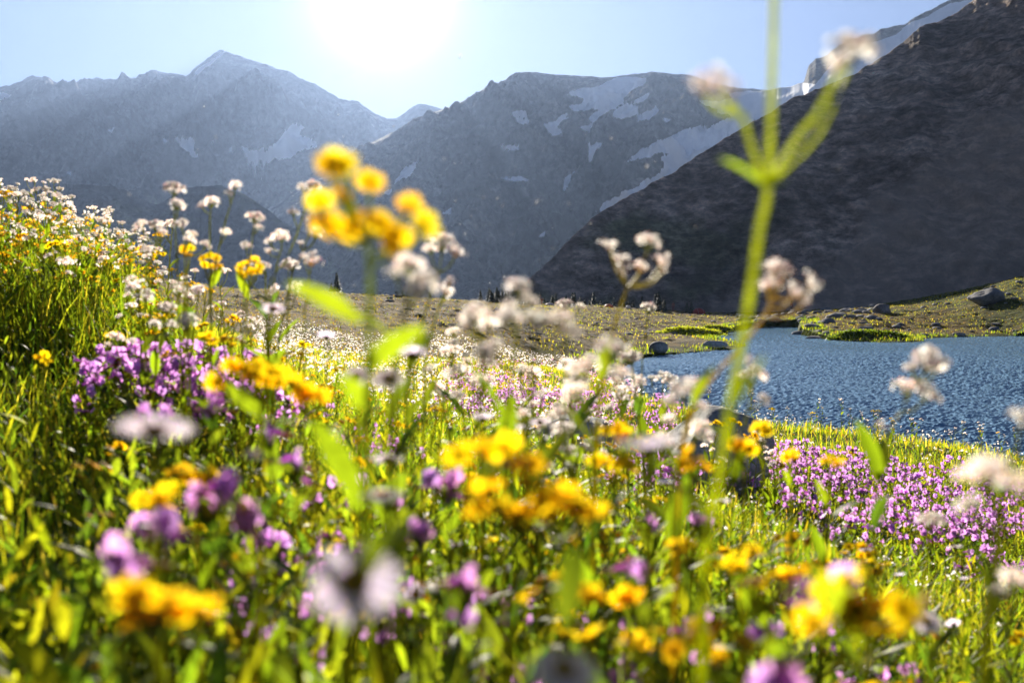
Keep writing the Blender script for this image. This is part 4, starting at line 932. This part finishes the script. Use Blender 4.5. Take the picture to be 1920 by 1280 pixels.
# ------------------------------------------------------------------ grass, leaves and far flowers: stuff
def area_samples(n, Y0, Y1, tmax=.78, power=1.0):
    u = rng.random(n); a = 1+power
    Y = (Y0**a+(Y1**a-Y0**a)*u)**(1/a); t = rng.uniform(-tmax, tmax, n)
    return t*Y, Y
def blades(x, y, z, h, wd, tint, lean=.35, name='grass', mats=(M_leaf,)):
    n = len(x); az = rng.uniform(0, 2*np.pi, n); ln = np.abs(rng.normal(0, lean, n))+.05
    dx, dy = np.cos(az)*ln, np.sin(az)*ln; fa = rng.uniform(0, np.pi, n); sx, sy = np.cos(fa), np.sin(fa)
    tw = rng.normal(0, .5, n); V = np.empty((n, 7, 3)); lv = [0, .4, .75, 1.0]; wf = [.8, 1.0, .62, 0]
    k = 0
    for i, (t, w) in enumerate(zip(lv, wf)):
        px = x+dx*h*t*t; py = y+dy*h*t*t; pz = z+h*t*(1-.35*ln*t)
        cx, cy = np.cos(fa+tw*t)*wd*w*.5, np.sin(fa+tw*t)*wd*w*.5
        if i < 3: V[:, k] = np.stack([px-cx, py-cy, pz], -1); V[:, k+1] = np.stack([px+cx, py+cy, pz], -1); k += 2
        else: V[:, k] = np.stack([px, py, pz], -1)
    b = np.arange(n)[:, None]*7
    q = np.concatenate([b+np.array([0,1,3,2]), b+np.array([2,3,5,4])]); t_ = b+np.array([4,5,6])
    return V.reshape(-1, 3), q, t_, np.repeat(tint, 7, 0)
class Bag:
    def __init__(s): s.V = []; s.q = []; s.t = []; s.T = []; s.n = 0
    def add(s, V, q, t, T):
        s.V.append(V); s.q.append(q+s.n); s.t.append(t+s.n); s.T.append(T); s.n += len(V)
    def mesh(s, name, mats): return np_mesh(name, np.concatenate(s.V), np.concatenate(s.q), np.concatenate(s.t), mats=mats, tint=np.concatenate(s.T))
def tints(n, pal, wts, var=.25):
    c = np.array(pal)[rng.choice(len(pal), n, p=np.array(wts)/sum(wts))]
    return np.clip(c*(1+rng.normal(0, var, (n, 1)))*(1+rng.normal(0, .08, (n, 3))), .004, 1)
PALG = [(.085,.11,.014),(.05,.08,.014),(.13,.125,.018),(.2,.15,.05),(.03,.05,.012)]
def outcrop(x, y, r=.92):
    k = np.ones(len(x), bool)
    for a, b, q in BOULDERS: k &= (x-a)**2+(y-b)**2 > (q*r)**2
    return k
bag = Bag()
def field(n, Y0, Y1, h, wd, lean, wts, cond=None, tmax=.78, power=1.0, pal=PALG):
    x, y = area_samples(n, Y0, Y1, tmax, power); k = outcrop(x, y)
    if cond is not None: k &= cond(x, y)
    x, y = x[k], y[k]; z = ground(x, y)-.01
    hh = rng.uniform(h[0], h[1], len(x))*(1+.35*fbm(x*1.7, y*1.7, 6., o=2))
    cap = np.array([1.0])
    bag.add(*blades(x, y, z, np.maximum(hh, .02), rng.uniform(*wd, len(x)), tints(len(x), pal, wts), lean))
pathless = lambda x, y: ~((960+FPX*x/y < 230+60*perlin(y*1.5, x*0)) & (y > 1.5) & (y < 3.4) & (rng.random(len(x)) < .78))
field(13000, .28, .9, (.10,.24), (.002,.006), .45, [4,3,3,1,2], None, 1.2)
field(36000, .9, 3.2, (.10,.26), (.002,.006), .45, [4,3,3,1,2], pathless)
field(60000, 3.0, 8.5, (.10,.24), (.003,.007), .4, [4,3,4,1.5,2])
field(16000, 3.6, 7.0, (.25,.44), (.003,.008), .3, [5,4,3,1,2], lambda x, y: (960+FPX*x/y < 270), power=.5)
field(52000, 8.5, 20, (.07,.17), (.006,.014), .4, [3,2,4,3,1], lambda x, y: poly_sd(x, y, LAKE) < -.3)
field(30000, 20, 45, (.06,.12), (.012,.028), .4, [1,1,3,5,1], lambda x, y: (poly_sd(x, y, LAKE) < -.3) & (x/y < .2), pal=[(.06,.07,.015),(.04,.05,.012),(.08,.07,.025),(.085,.06,.028),(.04,.03,.018)])
field(60000, 45, 150, (.08,.22), (.03,.08), .4, [1,1,3,5,2], lambda x, y: (poly_sd(x, y, LAKE) < -1.5) & (fbm(x*.4, y*.4, 5.) > -.12) & ((x/y < .06) | (x/y > .33)), pal=[(.06,.07,.015),(.04,.05,.012),(.08,.07,.025),(.085,.06,.028),(.04,.03,.018)])
field(45000, 50, 150, (.10,.28), (.03,.08), .4, [3,3,2,1], lambda x, y: (poly_sd(x, y, LAKE) < -1.0) & (fbm(x*.18, y*.18, 5.) > -.22) & (x/y > .02), pal=[(.10,.10,.02),(.14,.12,.025),(.07,.08,.018),(.10,.07,.03)])
shore = lambda x, y: (lambda s: (s < .05) & (s > -2.4) & (y > 50) & (fbm(x*.3, y*.3, 9.) > -.15))(poly_sd(x, y, LAKE))
field(160000, 50, 122, (.15,.45), (.03,.07), .5, [5,3,3,0,1], shore)
tag(link('grass', bag.mesh('grass', [M_leaf])), kind='stuff', label='green and straw coloured grass covering the slope', cat='grass')

# broad lance leaves: leafy shoots of the undergrowth
bag = Bag()
def shoots(n, Y0, Y1, H, nl, L, tmax=.78, cond=None):
    x, y = area_samples(n, Y0, Y1, tmax); k = outcrop(x, y)
    if cond is not None: k &= cond(x, y)
    x, y = x[k], y[k]; z = ground(x, y); n = len(x); S = 6
    hp = rng.uniform(*H, n)
    cc = 960+FPX*x/y; row = np.interp(cc, [-200, 0, 250, 480, 560, 900, 1100, 1400, 1700, 2100], [560, 590, 600, 640, 700, 770, 840, 930, 1010, 1040])+np.maximum(0, 1.3-y)*170
    zc = (SP+(640-row)/FPX*CP)/(CP-(640-row)/FPX*SP)*y
    hp = np.clip(hp, .04, np.maximum(zc-z-.04, .05)); st = tints(n, [GREEN, DGREEN, (.12,.125,.012)], [3,1.5,2.5], .2)
    X = np.repeat(x, nl); Yy = np.repeat(y, nl); Z = np.repeat(z, nl); HP = np.repeat(hp, nl); T = np.repeat(st, nl, 0)
    m = len(X); idx = np.tile(np.arange(nl), n); fr = (idx+.6+rng.uniform(-.3,.3,m))/nl
    az = idx*2.4+np.repeat(rng.uniform(0, 6.28, n), nl)+rng.normal(0, .25, m)
    ln = rng.uniform(*L, m)*(1.2-.5*fr); up = rng.uniform(.8, 2.8, m); wd = ln*rng.uniform(.11,.24,m); dr = rng.uniform(.1, 1.3, m)
    d = np.stack([np.cos(az), np.sin(az), up], -1); d /= np.linalg.norm(d, axis=1)[:, None]
    s = np.stack([-np.sin(az), np.cos(az), rng.normal(0, .25, m)], -1)
    p = np.stack([X+np.cos(az)*.003, Yy+np.sin(az)*.003, Z+HP*fr], -1); V = np.empty((m, (S+1)*3, 3))
    for i in range(S+1):
        t = i/S; w = wd*.5*(math.sin(math.pi*min(1, t*.94+.05))**.8)
        nn = np.cross(s, d); e = (s*w[:, None]); f = nn*(w*.3)[:, None]
        V[:, i*3] = p-e+f; V[:, i*3+1] = p; V[:, i*3+2] = p+e+f
        d = d-np.array([0,0,1])*(dr/S)[:, None]; d /= np.linalg.norm(d, axis=1)[:, None]; p = p+d*(ln/S)[:, None]
    b = np.arange(m)[:, None]*((S+1)*3)
    q = np.concatenate([b+np.array([a, a+1, a+4, a+3]) for i in range(S) for a in (i*3, i*3+1)])
    bag.add(V.reshape(-1, 3), q, np.zeros((0,3), int), np.repeat(T*(1+rng.normal(0,.12,(m,1))), (S+1)*3, 0).clip(.004, 1))
    # the little stems
    V2, q2, t2, T2 = blades(x, y, z, hp, np.full(n, .003), st, .02); bag.add(V2, q2, t2, T2)
shoots(380, .30, .9, (.14,.36), 8, (.06,.12), 1.1)
shoots(1300, .9, 2.4, (.14,.32), 8, (.05,.11), .78, pathless)
shoots(3200, 2.4, 5.5, (.12,.30), 8, (.035,.07))
shoots(1300, 3.7, 6.5, (.3,.5), 10, (.04,.08), .78, lambda x, y: (960+FPX*x/y < 260))
shoots(2600, 5.5, 10, (.08,.2), 7, (.035,.06))
tag(link('undergrowth', bag.mesh('undergrowth', [M_leaf])), kind='stuff', label='leafy green undergrowth of lance shaped leaves between the flowers', cat='undergrowth')

# distant flower specks on the slope
bag = Bag()
def specks(n, cr, Yr, tint, size, hh, cond=None):
    c = rng.uniform(*cr, n); Y = np.sqrt(rng.uniform(Yr[0]**2, Yr[1]**2, n)); x = (c-960)/FPX*Y
    k = (fbm(x*.6, Y*.6, 12.) > -.15); x, Y = x[k], Y[k]; n = len(x); z = ground(x, Y)+rng.uniform(*hh, n)
    T = np.clip(np.array(tint)*(1+rng.normal(0,.1,(n,1))), 0, 1)
    for j in range(5):
        a = rng.uniform(0, 6.28, n); r_ = rng.uniform(0, .5, n)*size*2
        cx, cy, cz = x+np.cos(a)*r_, Y+np.sin(a)*r_, z+rng.uniform(-.4,.4,n)*size
        e = rng.normal(size=(n,3)); e /= np.linalg.norm(e, axis=1)[:,None]; f = np.cross(e, rng.normal(size=(n,3))); f /= np.linalg.norm(f, axis=1)[:,None]
        cc = np.stack([cx,cy,cz],-1); s = size*.5
        V = np.stack([cc-e*s, cc-f*s*.7, cc+e*s, cc+f*s*.7], 1); b = np.arange(n)[:,None]*4
        bag.add(V.reshape(-1,3), b+np.array([0,1,2,3]), np.zeros((0,3),int), np.repeat(T, 4, 0))
specks(5200, (480,1200), (5.5,26), (.85,.82,.76), .024, (.12,.36))
specks(350, (-160,240), (4.2,7), (.85,.82,.74), .018, (.25,.5))
specks(700, (-160,300), (4,7), (.9,.55,.02), .018, (.2,.46))
specks(1300, (600,1900), (1.6,5.5), (.85,.82,.8), .011, (.1,.2))
specks(1500, (830,1200), (8,17), (.66,.3,.6), .022, (.12,.28))
specks(500, (500,1200), (7,20), (.9,.55,.03), .02, (.12,.28))
specks(500, (1200,1960), (7,12.5), (.8,.76,.68), .016, (.1,.22))
tag(link('distant_flowers', bag.mesh('distant_flowers', [M_petal])), kind='stuff', label='tiny white, pink and yellow blossoms sprinkled over the far part of the slope', cat='flowers')

# ------------------------------------------------------------------ rocks
def rock(name, label, cat, loc, size, seed, m, group=None, sub=4, cuts=7, rough=.12, rz=0.0, sink=.25):
    r = random.Random(seed); bm = bmesh.new(); bmesh.ops.create_icosphere(bm, subdivisions=sub, radius=1)
    V = np.array([v.co[:] for v in bm.verts])
    for i in range(cuts):
        d = np.array([r.gauss(0,1), r.gauss(0,1), r.gauss(0,.7)]); d /= np.linalg.norm(d); o = r.uniform(.55,.85)
        k = V@d-o; V = V-np.maximum(k, 0)[:, None]*d*.9
    nn = V/np.linalg.norm(V, axis=1)[:, None]
    dsp = rough*fbm(V[:,0]*1.6+seed, V[:,1]*1.6, V[:,2]*1.6, o=5)+rough*.35*(ridged(V[:,0]*3, V[:,1]*3+seed, V[:,2]*3, o=4)-.5)
    V = (V+nn*dsp[:, None])*np.array(size)
    for v, c in zip(bm.verts, V): v.co = c
    me = bpy.data.meshes.new(name); bm.to_mesh(me); bm.free(); me.materials.append(m)
    me.polygons.foreach_set('use_smooth', np.ones(len(me.polygons), bool))
    o = link(name, me, None, (loc[0], loc[1], loc[2]+size[2]*(1-sink*2))); o.rotation_euler = (0,0,rz)
    return tag(o, label, cat, group)
x, y, q = BOULDERS[0]; rock('boulder', 'large rounded grey boulder standing in the flowers before the lake', 'boulder', (x, y, gz(x, y)), (.42,.42,.32), 4, M_boulder, None, 5, 9, .09, .4, .1)
x, y, q = BOULDERS[1]; rock('boulder', 'low flat dark boulder left of the large rounded one', 'boulder', (x, y, gz(x, y)), (.52,.4,.16), 9, M_boulder, None, 5, 6, .08, .1, .2)
p = P(1850, 555, 112); rock('boulder', 'big pale boulder on the grassy mound right of the lake', 'boulder', (p[0], 112, gz(p[0], 112)), (2.2,1.8,1.35), 21, M_stone, None, 4, 8, .1, .3, .22)
p = P(1680, 575, 112); rock('boulder', 'smaller tan boulder left of the big pale one on the mound', 'boulder', (p[0], 116, gz(p[0], 116)), (1.3,1.0,.8), 23, M_stone, None, 4, 8, .1, .3)
p = P(1238, 660, 67); rock('boulder', 'brown boulder on the left shore of the lake', 'boulder', (p[0], 68, gz(p[0], 68)), (.75,.6,.55), 25, M_stone, None, 3, 7, .1, .2)
p = P(1348, 652, 73); rock('boulder', 'flat dark boulder at the shore below the inlet', 'boulder', (p[0], 74.5, gz(p[0], 74.5)), (1.1,.6,.35), 27, M_boulder, None, 3, 7, .1, .2)
p = P(1798, 632, 94); rock('boulder', 'square grey block at the water\'s edge under the mound', 'boulder', (p[0], 94, WZ-.1), (.75,.5,.42), 31, M_stone, None, 3, 8, .06, .2)
p = P(1742, 632, 92); rock('boulder', 'low grey stone left of the square block at the water\'s edge', 'boulder', (p[0], 93, WZ-.1), (.6,.5,.32), 33, M_stone, None, 3, 8, .06, .2)
rr_ = random.Random(8)
stones = [rock('stone', 'pale stone strewn along the inlet and its gravel bank', 'stone', (P(1500,590,118)[0], 118, gz(P(1500,590,118)[0], 118)), (.6,.5,.3), 40+i, M_stone, 'stones along the inlet', 2, 7, .1) for i in range(3)]
def strew(n, cr, Yr, lab, grp, sr, cond=None):
    for i in range(n):
        Y = rr_.uniform(*Yr); c = rr_.uniform(*cr); x = (c-960)/FPX*Y
        sd0 = poly_sd(np.array([x]), np.array([Y]), LAKE)[0]
        if sd0 > .6: continue
        o = rr_.choice(stones).copy(); COL.objects.link(o); s = rr_.uniform(*sr)
        o.location = (x, Y, max(gz(x, Y), WZ-.1)+.08*s); o.scale = (s*rr_.uniform(.8,1.6), s, s*rr_.uniform(.6,1.1)); o.rotation_euler = (0,0,rr_.uniform(0,6))
        o['label'] = lab; o['group'] = grp
strew(120, (1370,1640), (90,140), 'pale stone strewn along the inlet and its gravel bank', 'stones along the inlet', (.4,1.7))
strew(40, (1500,1915), (98,125), 'grey stone lying in the turf of the mound right of the lake', 'stones on the mound', (.3,1.1))
strew(60, (1090,1400), (80,150), 'grey stone lying on the gravel flat left of the inlet', 'stones on the gravel flat', (.2,.7))
strew(40, (700,1050), (60,130), 'dark stone lying on the brown meadow', 'stones on the brown meadow', (.25,.7))
strew(26, (1500,1930), (88,97.5), 'small wet stone along the far shore', 'stones on the far shore', (.3,.8))

# leafy islet bush in the water
def bush(name, label, cat, loc, sx, sy, h, n, tint, seed, group=None, m=M_leaf, lf=.12):
    r = np.random.default_rng(seed); u = r.normal(size=(n,3)); u /= np.linalg.norm(u, axis=1)[:,None]; u[:,2] = np.abs(u[:,2])
    rad = r.uniform(.55,1,n)**.5*(1+.25*fbm(u[:,0]*2+seed, u[:,1]*2, u[:,2]*2, o=3))
    c = u*rad[:,None]*np.array([sx,sy,h]); e = r.normal(size=(n,3)); e[:,2] += .8; e /= np.linalg.norm(e, axis=1)[:,None]; f = np.cross(e, r.normal(size=(n,3))); f /= np.linalg.norm(f, axis=1)[:,None]
    s = lf*r.uniform(.6,1.4,(n,1)); V = np.stack([c-e*s*.2, c+e*s*.4-f*s*.3, c+e*s, c+e*s*.4+f*s*.3], 1); b = np.arange(n)[:,None]*4
    T = np.clip(np.array(tint)*(1+r.normal(0,.3,(n,1))), .003, 1)
    me = np_mesh(name, V.reshape(-1,3), b+np.array([0,1,2,3]), mats=[m], tint=np.repeat(T, 4, 0))
    return tag(link(name, me, None, tuple(loc)), label, cat, group)
p = P(1638, 640, 87.5); bush('shore_bush', 'long low green bush jutting into the lake', 'bush', (p[0]-.3, 87.5, WZ-.05), 3.9, 1.3, .95, 9000, (.06,.085,.015), 3, lf=.2)
p = P(1480, 626, 98); bush('shore_bush', 'flat green tussock on the right bank of the inlet', 'bush', (33.6, 98.5, WZ), 2.6, .9, .4, 3500, (.07,.095,.015), 4, lf=.16)
p = P(1290, 626, 90); bush('shore_bush', 'sunlit yellow green willow strip left of the inlet', 'bush', (p[0], 90, gz(p[0], 90)-.1), 3.6, 1.2, .75, 6000, (.11,.12,.02), 5, lf=.18)
p = P(1340, 618, 100); bush('shore_bush', 'small willow clump behind the sunlit strip', 'bush', (p[0], 100, gz(p[0], 100)-.1), 1.8, .9, .6, 2500, (.08,.09,.02), 6, lf=.18)

# ------------------------------------------------------------------ conifers behind the brown meadow
def fir_geo(h, seed, bushy=1.0):
    r = np.random.default_rng(seed); n = int(900*h/2.5)
    t = r.uniform(.02,1,n)**.8; a = r.uniform(0,6.28,n); lay = np.abs(np.sin(t*22+seed))*.35+.65
    rad = (1-t)**.85*h*.27*bushy*lay*(1+.25*np.sin(a*3+seed))*r.uniform(.35,1,n)+.02
    c = np.stack([np.cos(a)*rad, np.sin(a)*rad, t*h-rad*.25], -1)
    d = np.stack([np.cos(a), np.sin(a), -.25+r.normal(0,.25,n)], -1); f = np.stack([-np.sin(a), np.cos(a), r.normal(0,.3,n)], -1)
    s = (.10+.12*(1-t))[:,None]*h/2.5
    V = np.stack([c-d*s*.6, c-f*s*.45, c+d*s, c+f*s*.45], 1); b = np.arange(n)[:,None]*4
    T = np.clip(np.array((.028,.04,.018))*(1+r.normal(0,.3,(n,1))), .003, 1)
    crown = np_mesh('crown', V.reshape(-1,3), b+np.array([0,1,2,3]), mats=[M_fir], tint=np.repeat(T, 4, 0))
    g = Geo(); tube(g, [(0,0,-.1),(0,0,h*.5),(0,0,h*.98)], [.05*h/2.5,.035*h/2.5,.006], (.09,.07,.05), 6, STEM)
    return crown, g.mesh('trunk')
M_fir = leafy('fir_needles', .6, .25, (1.4,1.4,.7), .2, False)
firs = [fir_geo(h, 50+i, b) for i, (h, b) in enumerate([(2.6,1.0),(3.2,.85),(2.0,1.3),(2.4,1.15)])]
def fir(c, Y, k, s, label, group):
    x = (c-960)/FPX*Y; r = empty('fir_tree', (x, Y, gz(x, Y)-.1), label, 'fir tree', group, rr_.uniform(0,6), s)
    for n, me in zip(('crown','trunk'), firs[k]): link(n, me, r)
for i in range(17): fir(918+i*2.1+rr_.uniform(-2,2)+i*.6, 142+rr_.uniform(-4,6), i % 4, rr_.uniform(.55,.95), 'small dark fir in the tight clump on the skyline left of the camp', 'firs of the tight clump')
for i, (c, k, s, lb) in enumerate([(990,1,1.1,'slim fir right of the tight clump on the skyline'),(901,1,.6,'tiny lone fir left of the tight clump'),(632,1,1.15,'fir behind the yellow ragwort at the meadow edge'),(622,0,.8,'shorter fir beside the one behind the ragwort'),
    (805,2,.7,'low fir right of the blurred ragwort stem'),(1288,2,1.0,'rounded fir by the red tent'),(1296,3,.9,'second rounded fir touching the one by the red tent'),(1235,0,1.25,'fir in the glow left of the red tent'),(1246,3,.9,'shorter fir beside the one in the glow')]):
    fir(c, 146, k, s, lb, None)
for i in range(26): fir(1000+i*9+rr_.uniform(-5,5), 150+rr_.uniform(-3,8), i % 4, rr_.uniform(.4,.95), 'scrubby fir in the broken row at the foot of the dark slope', 'firs at the foot of the dark slope')

# ------------------------------------------------------------------ camp: tents and people
M_red = plain('tent_red', (.62,.05,.03), .5, .35); M_or = plain('tent_orange', (.75,.22,.06), .5, .35); M_blue = plain('tent_blue', (.05,.06,.28), .6); M_wt = plain('tent_white', (.75,.73,.7), .6, .4); M_pole = plain('tent_pole', (.5,.5,.5), .4)
def tent(label, c, Y, L, W, H, m, rz):
    x = (c-960)/FPX*Y; r = empty('tent', (x, Y, gz(x, Y)-.03), label, 'tent', None, rz)
    n, k = 15, 13; V = []
    for i in range(n):
        u = -1+2*i/(n-1)
        for j in range(k):
            a = math.pi*j/(k-1); e = math.sqrt(max(0, 1-abs(u)**2.4)); V.append((u*L/2, math.cos(a)*W/2*(e*.9+.1), math.sin(a)**.8*H*e+.01))
    link('canopy', np_mesh('canopy', V, grid_quads(n, k), mats=[m]), r)
    g = Geo()
    for i in (4, 10): tube(g, [Vector(V[i*k+j])*1.015 for j in range(k)], [.014]*k, (.5,.5,.5), 5, DISC)
    link('pole', g.mesh('pole'), r)
    g = Geo(); V2 = [Vector(V[7*k+j])*1.012 for j in range(2, 6)]; V3 = [Vector(V[10*k+j])*1.012 for j in range(2, 6)]
    g.add(V2+V3, [(i, i+1, i+5, i+4) for i in range(3)], DISC, (.3,.3,.3)); link('door_flap', g.mesh('door_flap'), r)
    return r
tent('red dome tent beside the rounded firs at the foot of the dark slope', 1310, 146, 2.2, 1.7, .9, M_red, .3)
tent('low orange tent in the warm glow left of the red one', 1141, 146, 1.5, 1.2, .6, M_or, .2)
tent('low blue tent next to the standing camper', 1031, 144, 1.7, 1.1, .42, M_blue, .1)
tent('small white tent left of the standing camper', 974, 144, 1.1, .9, .55, M_wt, .5)
tent('white tent right of the blue one', 1052, 145, 1.3, 1.0, .7, M_wt, .9)
tent('tiny white tent on the gravel right of the orange one', 1178, 146, .9, .8, .5, M_wt, .4)

def person(label, c, Y, pose, shirt, trousers, hair, rz=0.0):
    x = (c-960)/FPX*Y
    J = {'pel':(0,0,.95),'sp':(0,-.01,1.15),'ch':(0,0,1.36),'nk':(0,0,1.5),'hd':(0,.01,1.62),'tp':(0,.0,1.74),
         'hl':(-.1,0,.92),'kl':(-.11,.03,.5),'al':(-.11,-.02,.09),'tl':(-.12,.14,.03),'hr':(.1,0,.92),'kr':(.12,.03,.5),'ar':(.12,-.02,.09),'tr':(.13,.14,.03),
         'sl':(-.18,0,1.42),'el':(-.25,-.03,1.14),'wl':(-.24,.08,.9),'fl':(-.23,.13,.8),'sr':(.18,0,1.42),'er':(.25,-.03,1.14),'wr':(.24,.08,.9),'fr':(.23,.13,.8)}
    J.update(pose)
    Rd = {'pel':.15,'sp':.13,'ch':.16,'nk':.055,'hd':.095,'tp':.06,'hl':.10,'kl':.065,'al':.042,'tl':.035,'hr':.10,'kr':.065,'ar':.042,'tr':.035,'sl':.065,'el':.045,'wl':.03,'fl':.03,'sr':.065,'er':.045,'wr':.03,'fr':.03}
    E = [('pel','sp'),('sp','ch'),('ch','nk'),('nk','hd'),('hd','tp'),('pel','hl'),('hl','kl'),('kl','al'),('al','tl'),('pel','hr'),('hr','kr'),('kr','ar'),('ar','tr'),('ch','sl'),('sl','el'),('el','wl'),('wl','fl'),('ch','sr'),('sr','er'),('er','wr'),('wr','fr')]
    def skin(name, keys, edges, grow, m, par):
        me = bpy.data.meshes.new(name); me.from_pydata([J[k] for k in keys], [(keys.index(a), keys.index(b)) for a, b in edges], []); me.materials.append(m)
        o = link(name, me, par); md = o.modifiers.new('Skin', 'SKIN'); sv = me.skin_vertices[0].data if me.skin_vertices else None
        if sv is None:
            bm = bmesh.new(); bm.from_mesh(me); bm.verts.layers.skin.verify(); bm.to_mesh(me); bm.free(); sv = me.skin_vertices[0].data
        for i, k in enumerate(keys): sv[i].radius = (Rd[k]*grow, Rd[k]*grow*.85); sv[i].use_root = (i == 0)
        sb = o.modifiers.new('Subdivision', 'SUBSURF'); sb.levels = 1; sb.render_levels = 1
        return o
    r = empty('person', (x, Y, gz(x, Y)), label, 'person', None, rz)
    ks = list(J); skin('body', ks, E, 1.0, plain('skin', (.45,.27,.18), .6), r)
    skin('jacket', ['sp','ch','sl','el','wl','sr','er','wr'], [('sp','ch'),('ch','sl'),('sl','el'),('el','wl'),('ch','sr'),('sr','er'),('er','wr')], 1.22, plain('jacket', shirt, .8), r)
    skin('trousers', ['pel','hl','kl','al','hr','kr','ar'], [('pel','hl'),('hl','kl'),('kl','al'),('pel','hr'),('hr','kr'),('kr','ar')], 1.22, plain('trousers', trousers, .8), r)
    g = Geo(); blob(g, J['tp'], .11, hair, DISC, 6, 10, .75); link('hair', g.mesh('hair'), r)
    return r
person('person in a dark jacket and orange trousers standing bent at the camp', 1016, 145, {'ch':(0,.12,1.30),'nk':(0,.2,1.4),'hd':(0,.26,1.5),'tp':(0,.3,1.6),'sl':(-.18,.12,1.36),'sr':(.18,.12,1.36),'el':(-.22,.24,1.14),'wl':(-.16,.38,1.0),'fl':(-.14,.43,.94),'er':(.22,.24,1.14),'wr':(.16,.38,1.0),'fr':(.14,.43,.94)}, (.03,.04,.07), (.5,.16,.04), (.6,.5,.4), 1.2)
person('person in red walking with a dark bag across the stones of the inlet', 1484, 138, {'kl':(-.11,.14,.52),'al':(-.11,.22,.1),'tl':(-.12,.36,.05),'kr':(.12,-.05,.5),'ar':(.12,-.26,.12),'tr':(.13,-.14,.03)}, (.35,.05,.04), (.12,.08,.08), (.05,.03,.02), -1.3)
person('person in reddish clothes standing in the glow between firs', 1262, 148, {}, (.5,.14,.08), (.3,.1,.08), (.1,.06,.04), 0.6)

# ------------------------------------------------------------------ midges drifting in the light
g = Geo(); tube(g, smoothline([(-.0022,0,0),(0,0,.0004),(.0026,0,-.0004)], 3), [.0002,.0006,.0007,.0007,.0006,.0005,.0002], (.3,.25,.2), 6, DISC)
wm = Geo()
for s in (-1, 1): leaf(wm, (0,s*.0004,.0006), (-.35,s*1,.7), .0042, .0019, (.85,.85,.85), .1, segs=4, fold=.05, mi=PETAL, side=Vector((1,0,.1)))
mg = random.Random(3)
for i in range(60):
    c, r, Y = mg.choice([(mg.gauss(1000,120), mg.gauss(400,70), mg.uniform(1.6,5)), (mg.gauss(800,260), mg.gauss(330,110), mg.uniform(1.6,5)), (mg.uniform(100,1700), mg.uniform(180,480), mg.uniform(1.2,4))])
    e = empty('midge', tuple(P(c, r, Y)), 'tiny backlit midge hovering above the flowers before the mountains', 'midge', 'midges in the backlight', mg.uniform(0,6), mg.uniform(.7,1.5))
    link('body', g.mesh('body'), e); link('wings', wm.mesh('wings'), e)
